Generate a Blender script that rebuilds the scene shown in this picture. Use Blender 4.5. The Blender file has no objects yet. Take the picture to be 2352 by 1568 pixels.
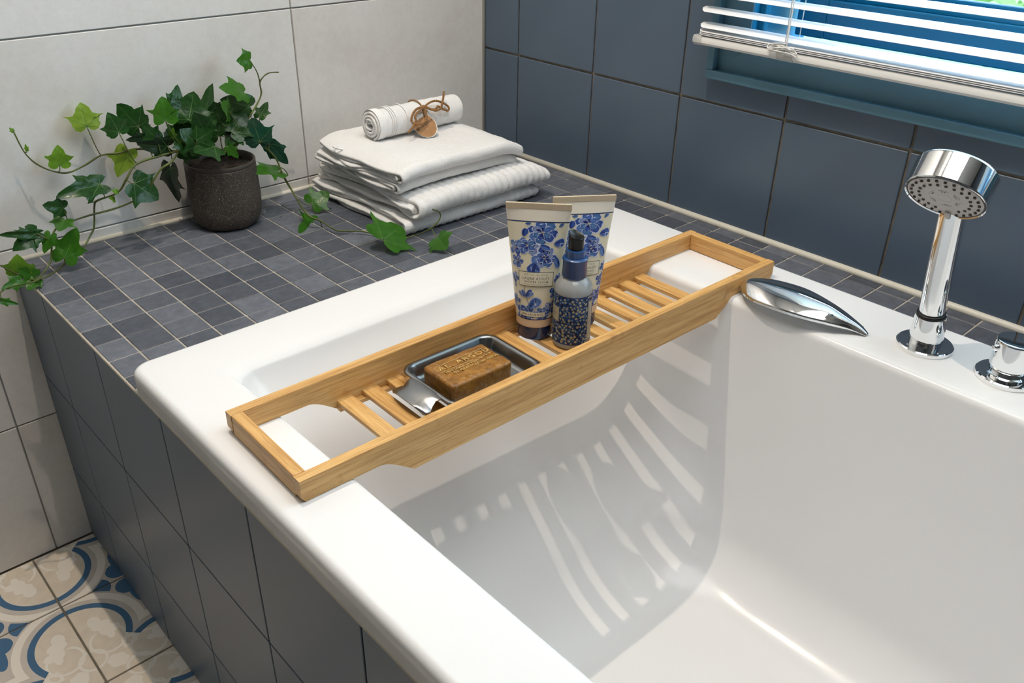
import bpy, bmesh, math, random
from mathutils import Vector, Matrix, noise
R = random.Random(7)
S = bpy.context.scene
COL = S.collection
PI = math.pi

# ------------------------------------------------------------------ camera
cam_d = bpy.data.cameras.new('camera')
cam = bpy.data.objects.new('camera', cam_d)
COL.objects.link(cam)
cam_d.sensor_width = 36.0
cam_d.lens = 1976.62 * 36.0 / 2352.0
cam_d.clip_start = 0.02
_yaw, _pitch, _roll = 0.75449, 0.52197, 0.01883
_f = Vector((math.sin(_yaw) * math.cos(_pitch), math.cos(_yaw) * math.cos(_pitch), -math.sin(_pitch)))
_r0 = Vector((math.cos(_yaw), -math.sin(_yaw), 0))
_u0 = _r0.cross(_f)
_r = _r0 * math.cos(_roll) + _u0 * math.sin(_roll)
_u = -_r0 * math.sin(_roll) + _u0 * math.cos(_roll)
CAM = Vector((-1.23588, -1.41875, 0.57349))
M = Matrix((( _r.x, _u.x, -_f.x, CAM.x), (_r.y, _u.y, -_f.y, CAM.y), (_r.z, _u.z, -_f.z, CAM.z), (0, 0, 0, 1)))
cam.matrix_world = M
S.camera = cam

# ------------------------------------------------------------------ world, lights, exposure
FLOOR, CEIL = -0.555, 1.85
W = bpy.data.worlds.new('sky'); S.world = W
W.use_nodes = True
nt = W.node_tree
bg = nt.nodes['Background']
bg.inputs['Color'].default_value = (0.62, 0.82, 1.0, 1)
bg.inputs['Strength'].default_value = 8.0
S.view_settings.view_transform = 'Standard'
S.view_settings.look = 'None'
S.view_settings.exposure = -0.05
S.view_settings.gamma = 1.0
S.view_settings.use_curve_mapping = False
LAMP = (-0.80, -0.46, CEIL)        # the ceiling downlight above the bath
LAMP_W, FILL_W = 54.0, 12.5

def light(name, kind, loc, energy, color, size=0.1, rot=(0, 0, 0), spot=None):
    d = bpy.data.lights.new(name, kind)
    d.energy = energy; d.color = color
    if kind == 'AREA':
        d.shape = 'DISK'; d.size = size
    else:
        d.shadow_soft_size = size
    if spot:
        d.spot_size = spot; d.spot_blend = 0.6
    o = bpy.data.objects.new(name, d); COL.objects.link(o)
    o.location = loc; o.rotation_euler = rot
    return o
light('downlight_beam', 'SPOT', (LAMP[0], LAMP[1], CEIL - 0.012), LAMP_W, (1.0, 0.86, 0.70), 0.009, spot=2.5)
light('added_fill_light', 'AREA', (-0.60, -1.20, CEIL - 0.075), FILL_W, (0.97, 0.985, 1.0), 1.10)  # fill light added overhead, out of view, to brighten the room softly
po = light('window_portal', 'AREA', (0.14, -1.2, 0.8), 1.0, (1, 1, 1), 1.0, (0, PI / 2, 0))
po.data.shape = 'RECTANGLE'; po.data.size = 1.05; po.data.size_y = 1.15
po.data.cycles.is_portal = True

# ------------------------------------------------------------------ helpers
WM = {}
def tag(o, label=None, cat=None, group=None, kind=None):
    if label: o['label'] = label
    if cat: o['category'] = cat
    if group: o['group'] = group
    if kind: o['kind'] = kind
    return o
def put(o, parent=None, local=False, mat=None):
    COL.objects.link(o)
    WM[o.name] = o.matrix_basis.copy()
    if parent is not None:
        o.parent = parent
        if not local:
            o.matrix_parent_inverse = WM[parent.name].inverted()
        else:
            WM[o.name] = WM[parent.name] @ o.matrix_basis
    return o
def empty(name, loc=(0, 0, 0), rz=0):
    o = bpy.data.objects.new(name, None)
    o.empty_display_size = 0.02
    o.location = loc; o.rotation_euler = (0, 0, rz)
    o.matrix_basis = Matrix.Translation(loc) @ Matrix.Rotation(rz, 4, 'Z')
    return put(o)
def mesh(name, v, f, m=None, smooth=False, mats=None, midx=None):
    me = bpy.data.meshes.new(name)
    me.from_pydata([tuple(p) for p in v], [], f)
    if m is not None: me.materials.append(m)
    if mats:
        for q in mats: me.materials.append(q)
    if midx: me.polygons.foreach_set('material_index', midx)
    if smooth: me.polygons.foreach_set('use_smooth', [True] * len(me.polygons))
    me.update()
    return me
def add(name, me, parent=None, local=False, loc=None, mtx=None):
    o = bpy.data.objects.new(name, me)
    if mtx is not None: o.matrix_basis = mtx
    elif loc is not None: o.matrix_basis = Matrix.Translation(loc)
    return put(o, parent, local)
def box_data(a, b, bev=0.0, seg=1):
    bm = bmesh.new()
    bmesh.ops.create_cube(bm, size=1)
    for v in bm.verts:
        v.co = Vector([(a[i] + b[i]) / 2 + v.co[i] * (b[i] - a[i]) for i in range(3)])
    if bev > 0:
        bmesh.ops.bevel(bm, geom=bm.edges[:], offset=bev, segments=seg, profile=0.5, affect='EDGES')
    bmesh.ops.recalc_face_normals(bm, faces=bm.faces)
    return bm
def bm_mesh(bm, name, m, smooth=False):
    me = bpy.data.meshes.new(name); bm.to_mesh(me); bm.free()
    if m: me.materials.append(m)
    if smooth: me.polygons.foreach_set('use_smooth', [True] * len(me.polygons))
    return me
def box(name, a, b, m, parent=None, bev=0.0, seg=1, local=False, smooth=False):
    return add(name, bm_mesh(box_data(a, b, bev, seg), name, m, smooth), parent, local)
def boxes_mesh(name, lst, m):
    v, f = [], []
    for a, b in lst:
        k = len(v)
        v += [(a[0], a[1], a[2]), (b[0], a[1], a[2]), (b[0], b[1], a[2]), (a[0], b[1], a[2]), (a[0], a[1], b[2]), (b[0], a[1], b[2]), (b[0], b[1], b[2]), (a[0], b[1], b[2])]
        f += [(k, k + 3, k + 2, k + 1), (k + 4, k + 5, k + 6, k + 7), (k, k + 1, k + 5, k + 4), (k + 1, k + 2, k + 6, k + 5), (k + 2, k + 3, k + 7, k + 6), (k + 3, k, k + 4, k + 7)]
    return mesh(name, v, f, m)
def loft(rings, close=True, cap0=False, cap1=False):
    n = len(rings[0]); v = [p for r in rings for p in r]; f = []
    for i in range(len(rings) - 1):
        for j in range(n if close else n - 1):
            k = (j + 1) % n
            f.append((i * n + j, i * n + k, (i + 1) * n + k, (i + 1) * n + j))
    if cap0: f.append(tuple(range(n - 1, -1, -1)))
    if cap1: f.append(tuple((len(rings) - 1) * n + j for j in range(n)))
    return v, f
def lathe(prof, n=48, cap0=True, cap1=True, mtx=None):
    rings = [[Vector((r * math.cos(2 * PI * j / n), r * math.sin(2 * PI * j / n), z)) for j in range(n)] for r, z in prof]
    if mtx is not None: rings = [[mtx @ p for p in q] for q in rings]
    return loft(rings, True, cap0, cap1)
def smooth_path(pts, sub=6):
    P = [Vector(p) for p in pts]; out = []
    for i in range(len(P) - 1):
        a, b, c, d = P[max(i - 1, 0)], P[i], P[i + 1], P[min(i + 2, len(P) - 1)]
        for k in range(sub):
            t = k / sub
            out.append(0.5 * ((2 * b) + (c - a) * t + (2 * a - 5 * b + 4 * c - d) * t * t + (3 * b - a - 3 * c + d) * t ** 3))
    out.append(P[-1])
    return out
def tube_data(pts, rad, n=8, cap=True):
    P = [Vector(p) for p in pts]; rings = []
    up = Vector((0.13, 0.21, 0.97))
    for i, p in enumerate(P):
        t = (P[min(i + 1, len(P) - 1)] - P[max(i - 1, 0)]).normalized()
        a = t.cross(up)
        if a.length < 1e-4: a = t.cross(Vector((1, 0, 0)))
        a.normalize(); b = t.cross(a).normalized(); up = a.cross(t)
        r = rad(i / max(1, len(P) - 1)) if callable(rad) else rad
        rings.append([p + a * (r * math.cos(2 * PI * j / n)) + b * (r * math.sin(2 * PI * j / n)) for j in range(n)])
    return loft(rings, True, cap, cap)
def join(parts):
    v, f = [], []
    for a, b in parts:
        k = len(v); v += list(a); f += [tuple(i + k for i in q) for q in b]
    return v, f
def solid(name, vf, m, parent=None, smooth=True, local=False, sharp=None, mtx=None):
    me = mesh(name, vf[0], vf[1], m, smooth)
    if sharp: me.set_sharp_from_angle(angle=math.radians(sharp))
    return add(name, me, parent, local, mtx=mtx)

# ------------------------------------------------------------------ node helpers
class X:
    """a socket or number with arithmetic that writes Math nodes"""
    def __init__(s, t, v): s.t, s.v = t, v
    def op(s, o, b=None, c=None):
        n = s.t.nodes.new('ShaderNodeMath'); n.operation = o
        for i, q in enumerate((s, b, c)):
            if q is None: continue
            q = q.v if isinstance(q, X) else q
            if isinstance(q, (int, float)): n.inputs[i].default_value = q
            else: s.t.links.new(q, n.inputs[i])
        return X(s.t, n.outputs[0])
    def __add__(s, b): return s.op('ADD', b)
    def __sub__(s, b): return s.op('SUBTRACT', b)
    def __mul__(s, b): return s.op('MULTIPLY', b)
    def __truediv__(s, b): return s.op('DIVIDE', b)
    def abs(s): return s.op('ABSOLUTE')
    def min(s, b): return s.op('MINIMUM', b)
    def max(s, b): return s.op('MAXIMUM', b)
    def lt(s, b): return s.op('LESS_THAN', b)
    def gt(s, b): return s.op('GREATER_THAN', b)
def new_mat(name):
    m = bpy.data.materials.new(name); m.use_nodes = True
    t = m.node_tree; b = t.nodes['Principled BSDF']
    return m, t, b
def noise_node(t, scale, detail=3, rough=0.5, vec=None, stretch=None, coord='Object'):
    n = t.nodes.new('ShaderNodeTexNoise')
    n.inputs['Scale'].default_value = scale; n.inputs['Detail'].default_value = detail
    n.inputs['Roughness'].default_value = rough
    tc = t.nodes.new('ShaderNodeTexCoord')
    src = tc.outputs[coord] if vec is None else vec
    if stretch:
        mp = t.nodes.new('ShaderNodeMapping'); mp.inputs['Scale'].default_value = stretch
        t.links.new(src, mp.inputs['Vector']); src = mp.outputs['Vector']
    t.links.new(src, n.inputs['Vector'])
    return n
def ramp(t, fac, stops):
    r = t.nodes.new('ShaderNodeValToRGB')
    e = r.color_ramp.elements
    while len(e) > 1: e.remove(e[-1])
    e[0].position = stops[0][0]; e[0].color = (*stops[0][1], 1)
    for p, c in stops[1:]:
        q = e.new(p); q.color = (*c, 1)
    t.links.new(fac, r.inputs['Fac'])
    return r.outputs['Color']
def mixc(t, fac, a, b, mode='MIX'):
    n = t.nodes.new('ShaderNodeMix'); n.data_type = 'RGBA'; n.blend_type = mode
    fa, ca, cb = n.inputs[0], n.inputs[6], n.inputs[7]
    for s, q in ((fa, fac), (ca, a), (cb, b)):
        if isinstance(q, X): q = q.v
        if isinstance(q, (int, float)): s.default_value = q
        elif isinstance(q, tuple): s.default_value = (*q, 1) if len(q) == 3 else q
        else: t.links.new(q, s)
    return n.outputs[2]
def bump(t, b, height, strength=0.2, dist=0.001):
    n = t.nodes.new('ShaderNodeBump'); n.inputs['Strength'].default_value = strength; n.inputs['Distance'].default_value = dist
    t.links.new(height, n.inputs['Height']); t.links.new(n.outputs[0], b.inputs['Normal'])
def plain(name, col, rough=0.5, metal=0.0, spec=0.5, coat=0.0, var=0.0, vscale=30, bmp=0.0, bscale=200, bdist=0.0005):
    m, t, b = new_mat(name)
    b.inputs['Base Color'].default_value = (*col, 1)
    b.inputs['Roughness'].default_value = rough; b.inputs['Metallic'].default_value = metal
    b.inputs['Specular IOR Level'].default_value = spec; b.inputs['Coat Weight'].default_value = coat
    b.inputs['Coat Roughness'].default_value = 0.03
    if var > 0:
        n = noise_node(t, vscale)
        lo = tuple(c * (1 - var) for c in col); hi = tuple(min(1, c * (1 + var)) for c in col)
        t.links.new(ramp(t, n.outputs['Fac'], [(0.3, lo), (0.7, hi)]), b.inputs['Base Color'])
    if bmp > 0:
        n = noise_node(t, bscale, 2)
        bump(t, b, n.outputs['Fac'], bmp, bdist)
    return m
def per_object(t, lo, hi):
    oi = t.nodes.new('ShaderNodeObjectInfo')
    return ramp(t, oi.outputs['Random'], [(0.0, lo), (1.0, hi)])

# ------------------------------------------------------------------ materials of the room
def mat_white_tile():
    m, t, b = new_mat('white_tile')
    n = noise_node(t, 2.6, 6, 0.62, coord='Object')
    c = ramp(t, n.outputs['Fac'], [(0.3, (0.68, 0.63, 0.58)), (0.47, (0.78, 0.76, 0.725)), (0.7, (0.83, 0.82, 0.80))])
    n2 = noise_node(t, 90, 4, 0.7)
    c = mixc(t, 0.12, c, ramp(t, n2.outputs['Fac'], [(0.35, (0.4, 0.38, 0.35)), (0.6, (0.7, 0.69, 0.66))]))
    t.links.new(c, b.inputs['Base Color']); b.inputs['Roughness'].default_value = 0.55
    bump(t, b, n2.outputs['Fac'], 0.08, 0.0006)
    return m
def mat_blue_tile():
    m, t, b = new_mat('blue_tile')
    n = noise_node(t, 5, 3)
    c = ramp(t, n.outputs['Fac'], [(0.3, (0.080, 0.118, 0.168)), (0.7, (0.094, 0.134, 0.188))])
    t.links.new(c, b.inputs['Base Color']); b.inputs['Roughness'].default_value = 0.33
    n2 = noise_node(t, 14, 2)
    bump(t, b, n2.outputs['Fac'], 0.06, 0.002)
    return m
def mat_mosaic():
    m, t, b = new_mat('mosaic_tile')
    c = per_object(t, (0.068, 0.078, 0.100), (0.150, 0.165, 0.200))
    n = noise_node(t, 60, 5, 0.7, coord='Object')
    oi = t.nodes.new('ShaderNodeObjectInfo')
    add_v = t.nodes.new('ShaderNodeVectorMath'); add_v.operation = 'ADD'
    tc = t.nodes.new('ShaderNodeTexCoord')
    t.links.new(tc.outputs['Object'], add_v.inputs[0]); t.links.new(oi.outputs['Location'], add_v.inputs[1])
    t.links.new(add_v.outputs[0], n.inputs['Vector'])
    c = mixc(t, 0.75, c, ramp(t, n.outputs['Fac'], [(0.3, (0.55, 0.55, 0.56)), (0.5, (0.85, 0.85, 0.85)), (0.72, (1.3, 1.28, 1.25))]), 'MULTIPLY')
    t.links.new(c, b.inputs['Base Color']); b.inputs['Roughness'].default_value = 0.5
    bump(t, b, n.outputs['Fac'], 0.15, 0.0006)
    return m
M_WHITE = mat_white_tile(); M_BLUE = mat_blue_tile(); M_MOS = mat_mosaic()
M_GROUT_G = plain('grey_grout', (0.36, 0.36, 0.35), 0.9, var=0.12, vscale=60)
M_GROUT_B = plain('brown_grout', (0.235, 0.195, 0.145), 0.9, var=0.35, vscale=40, bmp=0.4, bscale=300)
M_GROUT_M = plain('beige_grout', (0.44, 0.40, 0.345), 0.9, var=0.2, vscale=70, bmp=0.4, bscale=300)
M_CAULK = plain('cream_caulk', (0.70, 0.67, 0.58), 0.45, var=0.05)
M_CEIL = plain('ceiling_paint', (0.88, 0.88, 0.87), 0.8)
M_WALLP = plain('plaster_paint', (0.12, 0.125, 0.13), 0.8)  # dark grey on the unseen walls, chosen to cut bounced light
M_CASING_DIM = plain('blue_paint_dim', (0.085, 0.195, 0.265), 0.42, var=0.08, vscale=12, bmp=0.15, bscale=40, bdist=0.001)  # duller tone: the dimmer room-side light is put into the paint colour
M_SASH_LIT = plain('blue_paint_daylit', (0.010, 0.21, 0.40), 0.32, var=0.05, vscale=12)  # stronger blue: daylight on sash and reveal is put into the paint colour
M_CHROME = plain('chrome', (0.86, 0.87, 0.88), 0.045, 1.0)
M_BLACK = plain('black_rubber', (0.012, 0.012, 0.013), 0.4)

# ================================================================== THE ROOM
XL, YN = -2.7, -3.1     # far left wall, wall behind the camera
def tile_set(parent, name, rects, make, m, bev=0.0012):
    """rects: (a,b) boxes; alike sizes share one mesh"""
    cache = {}
    for a, b in rects:
        size = tuple(round(b[i] - a[i], 4) for i in range(3))
        if size not in cache:
            h = [s / 2 for s in size]
            bb = min(bev, min(h) * 0.8)
            cache[size] = bm_mesh(box_data([-q for q in h], h, bb), name, m)
        c = [(a[i] + b[i]) / 2 for i in range(3)]
        add(name, cache[size], parent, loc=c)

# --- floor with printed cement tiles
def mat_floor_tile():
    m, t, b = new_mat('printed_floor_tile')
    geo = t.nodes.new('ShaderNodeNewGeometry'); sp = t.nodes.new('ShaderNodeSeparateXYZ')
    t.links.new(geo.outputs['Position'], sp.inputs[0])
    P = 0.2025
    u = (X(t, sp.outputs[0]) + 1.079) / P
    v = (X(t, sp.outputs[1]) + 0.1496) / P
    fold = lambda a, o: (((a + o).op('FLOORED_MODULO', 2.0)) - 1.0).abs()
    U = fold(u, 1.0)                 # 0 on the arch axis, 1 half a repeat away
    V = fold(v, 0.0)                 # 0 at the quatrefoil centre, 1 on the tile joint
    a, c = U.min(V), U.max(V)
    def L(px, py, x=a, y=c):
        dx, dy = x - px, y - py
        return (dx * dx + dy * dy).op('SQRT')
    d = L(0.0, 0.54)
    out = (U + V).gt(0.675)
    inside = (d.lt(0.335)).max((U + V).lt(0.675))
    n = noise_node(t, 55, 4, coord='Object')
    field = ramp(t, n.outputs['Fac'], [(0.3, (0.74, 0.645, 0.525)), (0.7, (0.82, 0.73, 0.60))])
    ground = ramp(t, n.outputs['Fac'], [(0.3, (0.60, 0.545, 0.48)), (0.7, (0.66, 0.60, 0.53))])
    white, blue = (0.90, 0.84, 0.75), (0.06, 0.155, 0.285)
    col = mixc(t, inside, ground, field)
    col = mixc(t, out * d.gt(0.335) * d.lt(0.388), col, blue)
    col = mixc(t, out * d.gt(0.436) * d.lt(0.502), col, white)
    # blue palmette between the arches, on the joint
    y1 = V.op('MULTIPLY', -1.0) + 1.0
    e = lambda px, py, rx, ry, x=U, y=y1: (((x - px) / rx) * ((x - px) / rx) + ((y - py) / ry) * ((y - py) / ry)).lt(1.0)
    pal = e(0.505, 0.115, 0.095, 0.095).max(e(0.545, 0.23, 0.055, 0.15)).max(e(0.32, 0.0, 0.085, 0.105) * U.gt(0.25))
    pal = pal * d.gt(0.52)
    col = mixc(t, pal, col, blue)
    col = mixc(t, e(0.545, 0.10, 0.022, 0.05), col, ground)
    # ivory ivy leaves and tendrils inside the arches
    ring = lambda px, py, r, w, x=a, y=c: (L(px, py, x, y) - r).abs().lt(w)
    ea = lambda px, py, rx, ry: e(px, py, rx, ry, a, c)
    orn = ea(0.19, 0.52, 0.055, 0.075).max(ea(0.235, 0.50, 0.06, 0.045)).max(ea(0.14, 0.65, 0.05, 0.07)).max(ea(0.17, 0.585, 0.075, 0.05)).max(ea(0.20, 0.445, 0.03, 0.05))
    orn = orn.max(ring(0.165, 0.40, 0.135, 0.011) * c.lt(0.52)).max(ring(0.0, 0.27, 0.10, 0.011)).max(ea(0.30, 0.33, 0.06, 0.016))
    orn = orn.max(ea(0.13, 0.15, 0.05, 0.075)).max(ea(0.15, 0.17, 0.08, 0.04)).max(ea(0.24, 0.25, 0.012, 0.075))
    col = mixc(t, orn * inside, col, white)
    t.links.new(col, b.inputs['Base Color']); b.inputs['Roughness'].default_value = 0.6
    bump(t, b, n.outputs['Fac'], 0.05, 0.0006)
    return m
M_FLOOR = mat_floor_tile()
floor = tag(box('floor', (XL - 0.1, YN - 0.1, FLOOR - 0.08), (0.13, 0.12, FLOOR - 0.002), plain('floor_grout', (0.19, 0.165, 0.13), 0.9, var=0.2), None), 'patterned cement tile floor beside the bath', None, None, 'structure')
rects = []
FP, FG = 0.2025, 0.0016
for i in range(-7, 2):
    for j in range(-9, 2):
        x0, y0 = -1.079 + i * FP, -0.1496 + j * FP
        x1, y1 = min(x0 + FP, -0.966), min(y0 + FP, -0.001)
        if x1 - x0 < 0.02 or y1 - y0 < 0.02: continue
        rects.append(((x0 + FG, y0 + FG, FLOOR - 0.008), (x1 - FG, y1 - FG, FLOOR)))
tile_set(floor, 'floor_tile', rects, None, M_FLOOR, 0.0008)

# --- left (white) wall at y = 0
wl = tag(add('wall_left', boxes_mesh('wall_left', [((XL, 0.004, FLOOR), (0.0, 0.12, CEIL))], M_GROUT_G)), 'large format off-white tile wall behind the plant', None, None, 'structure')
rects = []
g = 0.0013
xs = [0.0, -0.4432, -1.0365, -1.63, -2.223, -2.7]
zs = [FLOOR, -0.2828, 0.0205, 0.3238, 0.627, 0.93, 1.233, 1.536, CEIL]
for i in range(len(xs) - 1):
    for j in range(len(zs) - 1):
        rects.append(((xs[i + 1] + g, 0.0, zs[j] + g), (xs[i] - g, 0.009, zs[j + 1] - g)))
tile_set(wl, 'wall_tile', rects, None, M_WHITE, 0.0008)

# --- right (blue) wall at x = 0 with the window opening
OY0, OY1, OZ0, OZ1 = -0.640, -1.760, 0.302, 1.40      # clear opening
wr = add('wall_right', boxes_mesh('wall_right', [((0.004, YN, FLOOR), (0.13, OY1, CEIL)), ((0.004, OY0, FLOOR), (0.13, 0.12, CEIL)), ((0.004, OY1, FLOOR), (0.13, OY0, OZ0)), ((0.004, OY1, OZ1), (0.13, OY0, CEIL))], M_GROUT_B))
tag(wr, 'blue grey square tile wall under the window', None, None, 'structure')
TP, TJ = 0.2050, 0.0021
rects = []
CY, CZ = -0.574, 0.249      # casing's outer left and lower edges
ys = [0.0] + [-0.1058 - TP * k for k in range(15)]
zs = [0.0] + [0.2057 + TP * k for k in range(9)]
prisms = []
for i in range(len(ys) - 1):
    for j in range(len(zs) - 1):
        ya, yb, za, zb = ys[i + 1] + TJ, ys[i] - TJ, zs[j] + TJ, min(zs[j + 1], CEIL) - TJ
        if i == 0: yb = -0.004
        if zb - za < 0.01: continue
        if ya >= CY or zb <= CZ or yb <= -1.826:
            rects.append(((0.0, ya, za), (0.008, yb, zb))); continue
        if zb > 1.47 and za >= 1.47:
            rects.append(((0.0, ya, za), (0.008, yb, zb))); continue
        if yb > CY and za < CZ:
            prisms.append([(ya, za), (yb, za), (yb, zb), (CY, zb), (CY, CZ), (ya, CZ)])
        elif yb > CY:
            rects.append(((0.0, CY, za), (0.008, yb, zb)))
        elif za < CZ:
            rects.append(((0.0, ya, za), (0.008, yb, CZ)))
tile_set(wr, 'wall_tile', rects, None, M_BLUE, 0.0009)
for q in prisms:
    n = len(q)
    v = [(0.0, y, z) for y, z in q] + [(0.008, y, z) for y, z in q]
    f = [tuple(range(n - 1, -1, -1)), tuple(range(n, 2 * n))] + [(k, (k + 1) % n, n + (k + 1) % n, n + k) for k in range(n)]
    add('wall_tile', mesh('wall_tile', v, f, M_BLUE), wr)

# --- plain surfaces behind the camera
tag(box('ceiling', (XL - 0.1, YN - 0.1, CEIL), (0.13, 0.12, CEIL + 0.1), M_CEIL), 'plain white ceiling above the bath', None, None, 'structure')
tag(box('wall_far', (XL - 0.1, YN, FLOOR), (XL, 0.12, CEIL), M_WALLP), 'dark grey painted wall opposite the window', None, None, 'structure')
tag(box('wall_rear', (XL, YN - 0.1, FLOOR), (0.13, YN, CEIL), M_WALLP), 'dark grey painted wall behind the camera', None, None, 'structure')

# --- sealant beads
def bead(name, pts, m, r=0.004, label=None):
    v, f = tube_data(pts, r, 8)
    return tag(solid(name, (v, f), m), label, None, None, 'structure')
bead('trim_1', [(-0.001, -0.004, 0.002), (-0.001, -2.2, 0.002)], M_CAULK, 0.0062, 'cream sealant bead where the mosaic meets the blue wall')
bead('trim_2', [(-0.975, -0.0005, 0.0005), (-0.002, -0.0005, 0.0005)], M_CAULK, 0.0048, 'cream sealant bead where the mosaic meets the white wall')
bead('trim_3', [(-0.0015, -0.0015, 0.004), (-0.0015, -0.0015, CEIL)], M_CAULK, 0.0032, 'cream sealant bead in the corner of the two walls')

# --- bath panel (apron)
AX = -0.974
ap = tag(add('bath_panel', boxes_mesh('bath_panel', [((AX + 0.006, -2.25, FLOOR), (AX + 0.03, 0.0, -0.003))], M_GROUT_B)), 'dark blue tiled side panel of the bath', None, None, 'structure')
rects = []
ys = [0.0] + [-0.138 - 0.205 * k for k in range(11)]
zs = [-0.004, -0.203, -0.398, FLOOR + 0.002]
for i in range(len(ys) - 1):
    for j in range(3):
        rects.append(((AX, ys[i + 1] + 0.0014, zs[j + 1] + 0.0012), (AX + 0.009, ys[i] - 0.0014, zs[j] - 0.0012)))
tile_set(ap, 'panel_tile', rects, None, M_BLUE, 0.0007)
M_EDGE = plain('edge_strip', (0.50, 0.45, 0.37), 0.5, var=0.15, vscale=50)
tag(box('trim_4', (AX - 0.0008, -2.2, -0.0052), (AX + 0.004, 0.0, -0.0012), M_EDGE, None, 0.0008), 'thin beige edge strip along the shelf and bath panel', None, None, 'structure')

# --- tiled shelf round the bath
sh = tag(add('tiled_shelf', boxes_mesh('tiled_shelf', [((AX + 0.004, -0.495, -0.03), (0.004, 0.004, -0.0012)), ((-0.175, -2.25, -0.03), (0.004, -0.49, -0.0012))], M_GROUT_M)), 'grey mosaic shelf around the head of the bath', None, None, 'structure')
rects = []
MG = 0.0012
cols = [AX + 0.0005] + [-0.9333 + 0.05 * k for k in range(19)] + [0.0]
rows = [0.0] + [-0.0444 - 0.05 * k for k in range(10)]
for i in range(len(cols) - 1):
    for j in range(len(rows) - 1):
        sx = 0.0065 * (cols[i] + 0.933) / 0.9
        gx = 0.0035 * max(0, (cols[i] + 0.4) / 0.4)
        x0, x1, y0, y1 = cols[i] + MG + (gx if i else 0), cols[i + 1] - MG + gx, rows[j + 1] + MG + sx, rows[j] - MG + sx
        if j == 0: y1 = -0.002
        x1 = min(x1, -0.003)
        if y1 < -0.487 and x0 > -0.94: continue
        y0 = max(y0, -0.494)
        if x1 - x0 < 0.006 or y1 - y0 < 0.006: continue
        w = R.uniform(-0.0003, 0.0003)
        rects.append(((x0, y0, -0.006 + w), (x1, y1, w)))
for k in range(5, 36):
    y1, y0 = -0.2379 - 0.05 * (k - 1) - MG, -0.2379 - 0.05 * k + MG
    if y1 > -0.47: continue
    for xa, xb in ((-0.0297, -0.003), (-0.0797, -0.0297), (-0.1297, -0.0797), (-0.170, -0.1297)):
        w = R.uniform(-0.0003, 0.0003)
        rects.append(((xa + MG, max(y0, -2.2), -0.006 + w), (xb - MG, y1, w)))
tile_set(sh, 'mosaic_tile', rects, None, M_MOS, 0.0007)

# ================================================================== window
win = tag(empty('window_1', (0.05, -1.2, 0.3)), 'blue wooden window, casing coloured dimmer than the daylit sash, behind the blind', None, None, 'structure')
def pbox(name, a, b, m, parent=win, bev=0.002, seg=2): return box(name, a, b, m, parent, bev, seg)
cw = 0.062
# casing: flat mitred boards with a raised outer moulding, one mesh per board
def board(q, name, m, x0=-0.006, x1=0.004):
    n = len(q); v = [(x0, y, z) for y, z in q] + [(x1, y, z) for y, z in q]
    f = [tuple(range(n)), tuple(range(2 * n - 1, n - 1, -1))] + [(k, n + k, n + (k + 1) % n, (k + 1) % n) for k in range(n)]
    me = mesh(name, v, f, m)
    bm = bmesh.new(); bm.from_mesh(me); bmesh.ops.recalc_face_normals(bm, faces=bm.faces); bm.to_mesh(me); bm.free()
    return add(name, me, win)
gp = 0.0013
ya, yb, za, zb = CY - 0.013, -1.813, CZ + 0.013, 1.455
board([(ya - gp, za), (OY0, OZ0 + gp), (OY0, OZ1), (ya, zb)], 'casing_board', M_CASING_DIM)
board([(yb, za), (ya, za), (OY0, OZ0), (OY1, OZ0)], 'casing_board', M_CASING_DIM)
board([(yb, za), (OY1, OZ0), (OY1, OZ1), (yb, zb)], 'casing_board', M_CASING_DIM)
board([(yb, zb), (OY1, OZ1), (OY0, OZ1), (ya, zb)], 'casing_board', M_CASING_DIM)
pbox('casing_moulding', (-0.019, CY - 0.014, CZ + 0.0136), (0.003, CY - 0.0002, 1.4538), M_CASING_DIM)
pbox('casing_moulding', (-0.019, -1.826, CZ - 0.001), (0.003, CY, CZ + 0.0135), M_CASING_DIM)
pbox('casing_moulding', (-0.019, -1.826, CZ + 0.0136), (0.003, -1.812, 1.4538), M_CASING_DIM)
pbox('casing_moulding', (-0.019, -1.826, 1.454), (0.003, CY, 1.468), M_CASING_DIM)
box('casing_back', (-0.001, yb, za + 0.001), (0.0035, ya, OZ0 - 0.013), M_BLACK, win); box('casing_back', (-0.0012, OY0 + 0.011, za), (0.0033, ya - 0.0005, zb), M_BLACK, win)
# reveal boards
pbox('jamb', (-0.003, OY0 - 0.001, OZ0), (0.16, OY0 + 0.010, OZ1), M_SASH_LIT)
pbox('jamb', (-0.003, OY1 - 0.010, OZ0), (0.16, OY1 + 0.001, OZ1), M_SASH_LIT)
pbox('sill', (-0.002, OY1 + 0.001, OZ0 - 0.012), (0.159, OY0 - 0.001, OZ0 + 0.002), M_SASH_LIT)
pbox('head', (-0.002, OY1 + 0.001, OZ1 - 0.002), (0.159, OY0 - 0.001, OZ1 + 0.012), M_SASH_LIT)
pbox('stop_bead', (0.012, OY0 - 0.012, OZ0 + 0.002), (0.024, OY0, OZ1), M_SASH_LIT)
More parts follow.
